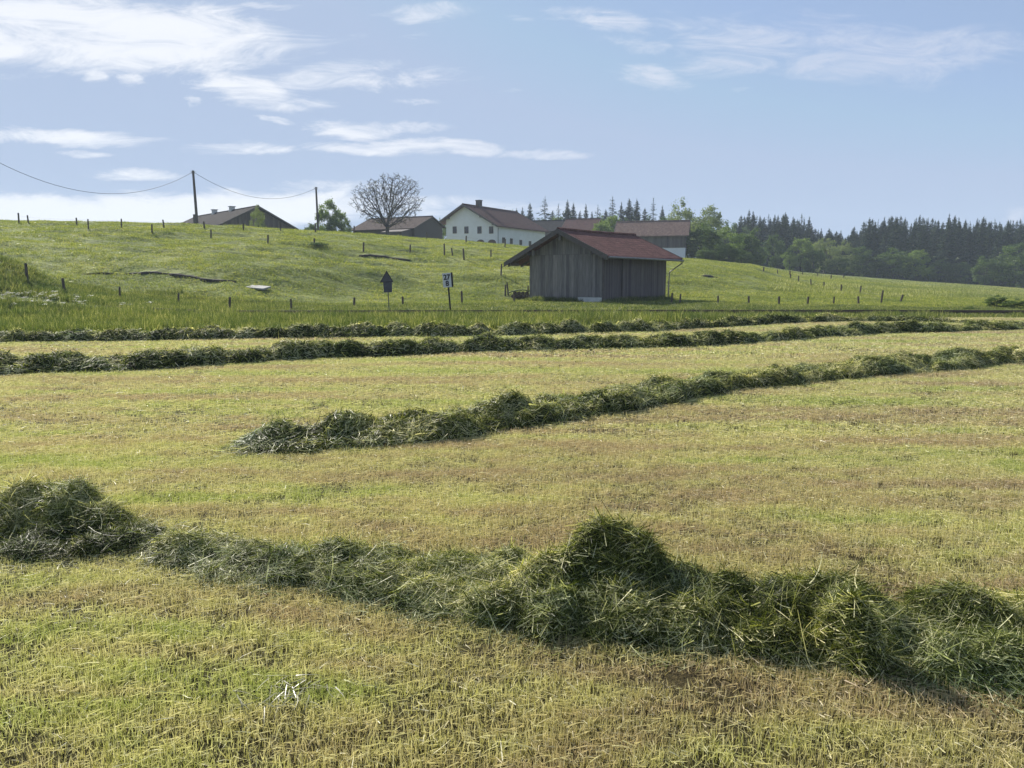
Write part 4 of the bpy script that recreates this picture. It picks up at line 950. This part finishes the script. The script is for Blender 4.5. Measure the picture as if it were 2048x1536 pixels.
# ------------------------------------------------------------------ trees
def tri_leaves(P, size, r, flatten=1.0):
    n = len(P); a = unit(r.normal(0, 1, (n, 3))); b = unit(np.cross(a, r.normal(0, 1, (n, 3)))); s_ = (size*(.6+.8*r.random(n)))[:, None]
    V = np.stack([P-a*s_*.5, P+b*s_*.32, P+a*s_*.5, P-b*s_*.32], 1)
    return V.reshape(-1, 3), np.arange(n*4).reshape(n, 4)
def branch_tree(r, height, trunk_r, levels, spread, nchild, up=.25, first=.28, crown_w=None):
    tubes = []; tips = []
    def grow(p, d, L, rad, lev):
        n = 4; pts = [p]; rads = [rad]; dd = d
        for i in range(n):
            dd = (dd+Vector(r.normal(0, .13 if lev else .04, 3))+Vector((0, 0, up*.25 if lev else .02))).normalized()
            pts.append(pts[-1]+dd*(L/n)); rads.append(rad*(1-.42*(i+1)/n))
        tubes.append((pts, rads))
        if lev >= levels: tips.append((pts[-1], dd)); return
        if lev >= levels-1: tips.append((pts[2], dd))
        k = nchild[min(lev, len(nchild)-1)]
        for j in range(k):
            f_ = .35+.65*(j+1)/k if lev else .55+.45*(j+1)/k
            ip = min(n, max(1, int(round(f_*n)))); ang = 2.4*j+r.random()*1.2
            o_ = dd.orthogonal().normalized(); o_.rotate(__import__('mathutils').Quaternion(dd, ang))
            nd_ = (dd*(1-spread*.55)+o_*spread*(.8+.5*r.random())).normalized()
            grow(pts[ip], nd_, L*(.62+.22*r.random())*(1 if lev else .95), rads[ip]*.72, lev+1)
    grow(Vector((0, 0, 0)), Vector((0, 0, 1)), height*first, trunk_r, 0)
    return tubes, tips
def scale_tree(tubes, tips, height, width):
    zs = [p.z for p, _ in tips]; xs_ = [math.hypot(p.x, p.y) for p, _ in tips]; k = height/np.percentile(zs, 95); kx = width/np.percentile(xs_, 96)
    f_ = lambda p: Vector((p.x*(k*.25+kx*.75 if p.z > .2*max(zs) else kx), p.y*(k*.25+kx*.75 if p.z > .2*max(zs) else kx), p.z*k))
    return [([Vector((p.x*kx, p.y*kx, p.z*k)) for p in a_], b_) for a_, b_ in tubes], [(Vector((p.x*kx, p.y*kx, p.z*k)), d) for p, d in tips]
def tube_mesh(tubes, k=5, rmin=.012):
    m = MB()
    for pts, rads in tubes: m.tube(pts, [max(x, rmin) for x in rads], k if rads[0] > .05 else 3, cap=False)
    return m
def decid_data(seed, height, width, nleaf, lsize, mat, levels=4, base=.22, lump=.9, dens=1):
    r = np.random.default_rng(seed); tubes, tips = branch_tree(r, height, height*.022, levels, .75, [5, 4, 3, 3])
    tubes, tips = scale_tree(tubes, tips, height*.93, width*.42)
    T = np.array([tuple(p) for p, _ in tips]); 
    nc = int(46*dens); cc = unit(r.normal(0, 1, (nc, 3)))*(.45+.55*r.random((nc, 1))**.5)
    cc[:, :2] *= (1-.25*np.clip(cc[:, 2:3], 0, 1)); cen = cc*np.array([width*.40, width*.40, height*.42])+np.array([0, 0, height*.50])
    cen[:, :2] *= (.8+.4*r.random((nc, 1))); cs = height*.088*(.55+.9*r.random(nc))*lump; T = cen+r.normal(0, height*.04, cen.shape)
    kk = r.integers(0, len(cen), nleaf); q = unit(r.normal(0, 1, (nleaf, 3)))*(r.random((nleaf, 1))**.45); q[:, 2] *= .8
    P = cen[kk]+q*cs[kk][:, None]
    k2 = r.random(nleaf) < .4; P[k2] = T[r.integers(0, len(T), k2.sum())]+r.normal(0, height*.032, (k2.sum(), 3))
    P[:, 2] = np.clip(P[:, 2], .12, height*1.01)
    V, Q = tri_leaves(P, lsize, r)
    t = np.clip(.5+.3*(r.random(len(P))-.5)+.9*(hsh(kk, kk*3, seed)-.5)*.6, 0, 1)
    lm = np_mesh('crown', V, Q, mat, np.repeat(t, 4))
    tm = tube_mesh(tubes[:1+5+20], 6); return tm, lm
def conifer_data(seed, height, width, mat, sparse=0., bare=.03):
    r = np.random.default_rng(seed); P = []; D = []; L = []; W = []; DR = []
    nw = 50
    for i in range(nw):
        z = height*(bare+(1-bare)*(i+r.random()*.7)/nw)*.985; fr_ = (z/height-bare)/(1-bare)
        rad = width*.5*((1-fr_)**.75)*(.75+.45*r.random())*(min(1, fr_*5+.45)); k = 8
        if sparse: k = 5
        a0 = r.random()*6.28
        for j in range(k):
            if r.random() < sparse*.5: continue
            a = a0+6.283*j/k+r.normal(0, .2); rr = rad*(.6+.55*r.random()); dir_ = np.array([math.cos(a), math.sin(a), .22-.35*(1-fr_)])
            for q in range(7):
                f_ = (q+.3)/7; p = np.array([0, 0, z])+dir_*rr*f_; side = (-1)**q
                sd_ = np.array([-math.sin(a), math.cos(a), 0])*side
                P.append(p+np.array([0, 0, r.normal(0, height*.008)])); D.append(dir_*.8+sd_*(.9*(1-f_))+np.array([0, 0, -.25])); L.append(rr*(.32+.28*(1-f_))); W.append((rr*.26+.14)*(.5 if sparse else 1)); DR.append(.5)
    # leader
    for j in range(10):
        a = r.random()*6.28; P.append(np.array([0, 0, height*(.93+.007*j)])); D.append(np.array([math.cos(a)*.35, math.sin(a)*.35, .8])); L.append(height*.03); W.append(.10); DR.append(.1)
    P = np.array(P); D = np.array(D); n = len(P)
    SD = unit(np.cross(unit(D), np.array([[0, 0, 1.]])+r.normal(0, .45, (n, 3))))
    V, Q = ribbons(P, D, SD, np.array(L), np.array(W), np.array(DR), 2, None, .2)
    lm = np_mesh('crown', V, Q, mat, np.repeat(np.clip(r.random(n), 0, 1), 6))
    tm = MB(); tm.tube([(0, 0, -.5), (0, 0, height*.5), (0, 0, height*.97)], [height*.013, height*.008, .03], 7); return tm, lm
def tree_obj(name, trunk_me, crown_me, loc, sc_, rz, label, group=None, cat='tree'):
    o = empty(name, loc, rz); o.scale = (sc_[0], sc_[0], sc_[1]); tag(o, label, cat, group)
    a_ = ob('trunk', trunk_me, o); b_ = ob('crown', crown_me, o); return o
def mesh_of(mb, mat, name='trunk'):
    o = mb.build(name, mat); me = o.data; bpy.data.objects.remove(o); return me
CON = [(mesh_of(a_, M_bark), b_) for a_, b_ in [conifer_data(200+i, 20, w_, M_needle) for i, w_ in enumerate((7.5, 6.4, 8.4, 7.0, 5.8, 9.0))]]
CONS = [(mesh_of(a_, M_bark), b_) for a_, b_ in [conifer_data(300+i, 20, w_, M_needle, .7) for i, w_ in enumerate((8, 6.5, 9.5))]]
DEC = [(mesh_of(a_, M_bark), b_) for a_, b_ in [decid_data(400+i, 14, 11, 9500, .40, M_leaf) for i in range(4)]]
DECP = [(mesh_of(a_, M_bark), b_) for a_, b_ in [decid_data(500+i, 14, 11, 6500, .32, M_leaf_pale, lump=.9) for i in range(3)]]
DECB = [(mesh_of(a_, M_bark), b_) for a_, b_ in [decid_data(600+i, 14, 11, 9500, .38, M_leaf_bright) for i in range(3)]]
def tree_px(bank, i, u, vt, D, wpx, label, name, group=None, base_ref=None, hb=20, wb=None):
    p = at(u, vt, D); zb = Hs(p.x, D)-.2; hgt = p.z-zb
    wref = {'c': 7.3, 'd': 9.2}[base_ref or 'c']; sx = (wpx/F*D)/wref
    return tree_obj(name, bank[i][0], bank[i][1], (p.x, D, zb), (sx, hgt/hb), random.random()*6.28, label, group)
# conifers behind the farm
G1 = 'spruces behind the farm roofs'
spr = [(1060, 406, 'small spruce top just right of the farmhouse ridge'), (1117, 408, 'slim spruce top right of the sparse tall larch'), (1135, 401, 'left one of the two dense spruce tops standing close together behind the outbuildings'),
       (1147, 406, 'right one of the two dense spruce tops standing close together behind the outbuildings'), (1172, 409, 'spruce top above the ridge of the outbuilding, alone'), (1196, 411, 'thin pale spruce top left of the tall spruce group'),
       (1225, 393, 'tallest spruce left behind the large barn'), (1243, 404, 'spruce just right of the tallest one behind the large barn'), (1259, 398, 'spruce above the left end of the large barn roof'), (1274, 399, 'spruce next right above the large barn roof'),
       (1307, 396, 'broad spruce over the middle of the large barn roof')]
for i, (u, v, lab) in enumerate(spr): tree_px(CONS if u in (1196, 1307, 1117, 1225) else CON, (i*7) % (3 if u in (1196, 1307, 1117, 1225) else 6), u, v, 190+(i % 3)*9, 56 if v < 400 else 46, lab, 'spruce_tree', G1)
tree_px(CONS, 2, 1090, 394, 185, 56, 'tall sparse larch with open bare branches behind the farm', 'larch_tree')
for i, (u, v) in enumerate(((1033, 414), (1045, 411), (1105, 418), (1160, 418), (1184, 420), (1212, 416), (1290, 412), (1325, 408))):
    tree_px(CON, i % 6, u, v+4, 215+(i % 2)*8, 52, 'low dark spruce top filling the gaps between the taller spruces behind the farm', 'spruce_tree', 'filler spruces behind the farm')
# deciduous behind the farm
for (u, v, D, wp, bank, i, lab) in ((1008, 409, 182, 60, DEC, 0, 'round green tree rising above the farmhouse roof ridge'), (1222, 424, 150, 66, DECB, 0, 'light green bushy tree between the outbuildings and the large barn'),
     (1198, 440, 148, 40, DECB, 1, 'low light green bush left of the large barn'), (1362, 394, 165, 76, DECP, 0, 'tall pale spring-leaved tree behind the right end of the large barn'), (1412, 399, 160, 80, DECP, 1, 'pale spring-leaved tree just right of the large barn roof'),
     (1405, 440, 134, 82, DEC, 1, 'dark green tree close beside the right wall of the large barn'), (1446, 446, 138, 84, DECB, 2, 'broad mid green tree at the crest right of the large barn'), (1488, 452, 150, 66, DEC, 2, 'dark green tree where the forest edge meets the crest'),
     (1330, 425, 175, 60, DEC, 3, 'green tree crown peeking over the large barn roof'), (945, 425, 190, 0, None, 0, ''), (875, 431, 170, 22, DEC, 2, 'small dark tree top left of the farmhouse roof'), (886, 436, 172, 24, DECB, 1, 'small light tree top touching the left farmhouse eave')):
    if bank is None: continue
    tree_px(bank, i, u, v, D, wp, lab, 'broadleaf_tree', None, 'd', 14)
for j, u in enumerate(range(1010, 1500, 26)):
    tree_px((DEC, DECB, DEC)[j % 3], j % 3, u+random.uniform(-6, 6), 424+random.uniform(-3, 8)+max(0, (u-1400)*.12), 205+random.uniform(-6, 6), 50, 'green broadleaf crown filling the treeline below the spruce tops behind the farm', 'broadleaf_tree', 'background broadleaf trees behind the farm', 'd', 14)
for u, v, D, lab in ((1432, 486, 128, 'low dark bush filling the gap right of the dark green tree'), (1460, 490, 132, 'low green bush under the broad tree at the crest'), (1484, 496, 140, 'low dark bush at the left end of the forest edge'), (1412, 492, 126, 'low bush at the foot of the dark tree by the large barn'), (1508, 500, 150, 'low dark bush where the forest meets the meadow')):
    tree_px(DEC, 1, u, v, D, 44, lab, 'bush', None, 'd', 14)
# bushy trees left
tree_px(DECB, 0, 655, 391, 118, 52, 'bushy light green tree behind the second wire pole', 'broadleaf_tree', None, 'd', 14)
tree_px(DECB, 1, 683, 418, 119, 36, 'smaller light green tree right beside the bushy one by the pole', 'broadleaf_tree', None, 'd', 14)
tree_px(DEC, 1, 668, 425, 116, 40, 'dark green bush between the two light trees by the second pole', 'broadleaf_tree', None, 'd', 14)
tree_px(DEC, 0, 622, 440, 117, 30, 'low dark bush left of the second wire pole', 'bush', None, 'd', 14)
tree_px(DECP, 0, 513, 408, 100, 34, 'slim young tree in leaf standing before the gable of the vented barn', 'young_tree', None, 'd', 14)
# forest at the right
def vbase(u): return float(np.interp(u, cu, vs))
us = np.arange(1478, 2140, 9.0)
topc = [(1440, 436), (1480, 436), (1498, 426), (1515, 422), (1535, 440), (1555, 432), (1574, 427), (1590, 441), (1606, 440), (1625, 446), (1650, 462), (1700, 464), (1705, 456), (1722, 466), (1735, 442), (1752, 433), (1775, 438), (1800, 437), (1825, 440), (1850, 438), (1880, 444), (1910, 436), (1935, 444), (1965, 434), (1992, 440), (2010, 445), (2040, 440), (2150, 440)]
n = 0; front = {}
for row, (dd, k) in enumerate(((205, 0), (222, -3), (240, -2))):
    for u in us+row*3:
        u2 = u+random.uniform(-3.5, 3.5); v = float(np.interp(u2, [a_ for a_, b_ in topc], [b_ for a_, b_ in topc]))
        v += random.uniform(-5, 12) if row else random.uniform(0, 24)
        if row == 0 and random.random() < .35: continue
        D = dd+random.uniform(-5, 5)+(0 if u2 < 1700 else -12)
        zone = 'left of the dip in the treeline' if u2 < 1640 else ('in the low dip of the treeline' if u2 < 1725 else 'in the dense stand right of the dip')
        if random.random() < .16: v -= random.uniform(3, 9)
        o = tree_px(CON if random.random() < .88 else CONS, random.randrange(3), u2, v, D, random.uniform(32, 58), 'dark spruce of the rear forest rows, '+zone, 'spruce_tree', 'rear forest spruces '+zone); n += 1
        if row == 0: front.setdefault(zone, []).append((u2, o))
ordw = 'first second third fourth fifth sixth seventh eighth ninth tenth eleventh twelfth thirteenth fourteenth fifteenth sixteenth seventeenth eighteenth nineteenth twentieth'.split()
ordw += ['twenty-'+w_ for w_ in ordw[:9]]+['thirtieth']+['thirty-'+w_ for w_ in ordw[:9]]+['fortieth']+['forty-'+w_ for w_ in ordw[:9]]
for zone, lst in front.items():
    for q, (u_, o) in enumerate(sorted(lst, key=lambda k_: k_[0])):
        o['label'] = 'front-row forest spruce, %s from the left, %s' % (ordw[q], zone); o['group'] = 'front forest spruces '+zone
G2 = 'broadleaf trees along the forest edge'
for j, (u, v, D, wp, bank, i, lab) in enumerate(((1548, 462, 176, 46, DEC, 0, 'narrow green broadleaf tree at the forest edge, first right of the crest'), (1603, 471, 172, 62, DECB, 1, 'bright green round tree at the forest edge, left of the dip'), (1580, 500, 170, 36, DECB, 2, 'low bright bush at the foot of the round bright tree'),
     (1652, 468, 180, 64, DECP, 2, 'pale green tree in the low dip of the forest edge'), (1690, 478, 182, 50, DECP, 0, 'paler tree just right of the pale one in the dip'), (1722, 487, 182, 56, DEC, 3, 'dull green round tree right of the dip'),
     (1630, 492, 170, 46, DEC, 2, 'dark green shrubby tree between the bright and the pale tree'), (1790, 492, 178, 74, DEC, 1, 'broad flat-topped green tree low before the spruces'), (1835, 495, 178, 60, DECB, 0, 'dull green round tree joined to the broad flat-topped one'),
     (1975, 505, 170, 48, DEC, 0, 'small green tree at the forest foot near the right edge'), (2035, 478, 168, 84, DEC, 3, 'large green tree at the right edge of the photo before the forest'), (2110, 470, 165, 90, DEC, 2, 'green tree at the very edge beyond the large right one'),
     (1880, 515, 186, 60, DEC, 1, 'dark low tree in the shade under the spruces'), (1755, 515, 180, 50, DEC, 2, 'dark low tree under the left end of the dense stand'), (1925, 520, 184, 50, DEC, 3, 'dark low tree in the middle foot of the dense stand'), (1510, 480, 170, 50, DEC, 1, 'dark green tree joining the crest trees and the forest'), (1675, 512, 178, 46, DEC, 0, 'dark bush at the foot of the pale trees'))):
    tree_px(bank, i, u, v, D, wp, lab, 'broadleaf_tree', G2, 'd', 14)
# small shrubs at the right, near the track
for (u, v, D, wp, lab) in ((1995, 588, 44, 46, 'low dark shrub beside the track near the right edge'), (2035, 596, 43, 50, 'low shrub at the right edge next to the track'), (1940, 612, 40, 40, 'small weedy shrub left of the low dark ones by the track')):
    tree_px(DEC, 1, u, v, D, wp, lab, 'shrub', None, 'd', 14)

# bare tree on the crest
r = np.random.default_rng(21)
from mathutils import Quaternion
TH = 9.6; RX = 138/F*112/2
na_ = 2600; A = unit(r.normal(0, 1, (na_, 3)))*(r.random((na_, 1))**(1/2.4)); A[:, 2] = np.where(A[:, 2] < 0, A[:, 2]*.92, A[:, 2])
A = A*np.array([RX, RX*.92, TH*.385])+np.array([0, 0, TH*.615]); A = A[A[:, 2] > TH*.26]
A *= (.72+.5*fbm(A[:, 0:1]*.35+9, A[:, 2:3]*.35+A[:, 1:2]*.2, 8, 2)); A[:, 2] += TH*.03; A[:, :2] *= (.9+.2*fbm(np.arctan2(A[:, 1], A[:, 0])*2, A[:, 2]*.5, 5, 2))[:, None]
nodes = [np.array([0, 0, z]) for z in (-.5, 0, .5, 1.0, 1.5)]; par = [-1, 0, 1, 2, 3]
st = .30; alive = np.ones(len(A), bool); near_i = np.zeros(len(A), int); near_d = np.full(len(A), 1e9); done_n = 0
for it in range(60):
    NA = np.array(nodes)
    for j in range(max(done_n, 2), len(nodes)):
        dd = ((A-NA[j])**2).sum(1); up_ = dd < near_d; near_d[up_] = dd[up_]; near_i[up_] = j
    done_n = len(nodes); alive &= near_d > .34**2
    idx_ = np.nonzero(alive)[0]
    if not len(idx_): break
    dirs = {}
    for q in idx_:
        v = A[q]-NA[near_i[q]]; dirs.setdefault(near_i[q], []).append(v/np.linalg.norm(v))
    for j, vs_ in dirs.items():
        if it < 3 and nodes[j][2] < 1.2: continue
        v = np.mean(vs_, 0)+r.normal(0, .16, 3); v /= np.linalg.norm(v)+1e-6; v = v+np.array([0, 0, .06]); nodes.append(NA[j]+v*st/np.linalg.norm(v)); par.append(int(j))
    if len(nodes) > 5200: break
cnt = np.zeros(len(nodes)); kids = [[] for _ in nodes]
for j in range(len(nodes)-1, 0, -1):
    if cnt[j] == 0: cnt[j] = 1
    cnt[par[j]] += cnt[j]; kids[par[j]].append(j)
rad_ = np.maximum(.020*cnt**.40, .020)
tubes = []
def chain(a, b):
    pts = [Vector(nodes[a]), Vector(nodes[b])]; rr_ = [min(rad_[a], rad_[b]*1.25), rad_[b]]; c_ = b
    while kids[c_]:
        ks = sorted(kids[c_], key=lambda q: -cnt[q])
        for o_ in ks[1:]: stack.append((c_, o_))
        c_ = ks[0]; pts.append(Vector(nodes[c_])); rr_.append(rad_[c_])
    tubes.append((pts, rr_))
stack = [(0, 1)]
while stack: chain(*stack.pop())
tipn = [j for j in range(len(nodes)) if not kids[j]]; T = np.array([nodes[j] for j in tipn])
# short twigs at the ends
for j in tipn:
    p_ = Vector(nodes[j]); d_ = (p_-Vector(nodes[par[j]])).normalized()
    for _ in range(3): tubes.append(([p_, p_+(d_+Vector(r.normal(0, .7, 3))).normalized()*r.uniform(.2, .45)], [.016, .010]))
kx = k = 1
pt = at(773, 343, 112); zb = Hs(pt.x, 112); TT = pt.z-zb
bt_ = empty('bare_tree', (pt.x, 112, zb)); bt_.scale = (1, 1, TT/TH); tag(bt_, 'large round-crowned tree, still nearly leafless, standing alone on the crest', 'tree')
big = [t for t in tubes if t[1][0] > .06]; sm = [t for t in tubes if t[1][0] <= .06]; Tn = T
tube_mesh(big, 7).build('trunk', M_bark, bt_, True)
tube_mesh(sm, 3, .013).build('branches', M_bark, bt_)
P = Tn[r.integers(0, len(Tn), 2600)]+r.normal(0, .12, (2600, 3)); V, Q = tri_leaves(P, .10, r)
ob('crown', np_mesh('crown', V, Q, M_twig, np.repeat(r.random(len(P)), 4)), bt_)
# antenna mast far behind
p = at(830, 412, 210); m = MB(); m.tube([(0, 0, 0), (0, 0, p.z-6)], [.10, .08], 6)
mo = m.build('radio_mast', M_wire); mo.location = (p.x, p.y, 6); tag(mo, 'thin far mast with cross arms above the brown shed roof', 'mast')
m = MB()
for z, w_ in ((p.z-6.4, 1.0), (p.z-7.2, 1.9), (p.z-9, 2.2)): m.tube([(-w_, 0, z), (w_, 0, z)], [.06, .06], 5)
m.build('cross_arm', M_wire, mo)
# wrapped bale by the barn eave
p = at(597, 455, 112); m = MB(); m.tube([(-.7, 0, 0), (-.62, 0, 0), (.62, 0, 0), (.7, 0, 0)], [.5, .62, .62, .5], 16); o = m.build('wrapped_bale', M_film); o.location = (p.x, 112, Hs(p.x, 112)+.6); o.rotation_euler = (0, 0, .4); tag(o, 'white film-wrapped bale beside the right eave of the vented barn', 'bale')

# ------------------------------------------------------------------ air
HZ = True
if HZ:
    m = MB(); m.box(-420, 420, -420, 720, -3, 60); s = bpy.data.materials.new('air_haze'); s.use_nodes = True; t = s.node_tree; t.nodes.remove(t.nodes['Principled BSDF'])
    v_ = t.nodes.new('ShaderNodeVolumePrincipled'); v_.inputs['Color'].default_value = (.70, .82, 1.0, 1); v_.inputs['Density'].default_value = .00045; v_.inputs['Anisotropy'].default_value = .1
    t.links.new(v_.outputs[0], t.nodes['Material Output'].inputs['Volume'])
    o = m.build('haze', s); tag(o, kind='stuff')
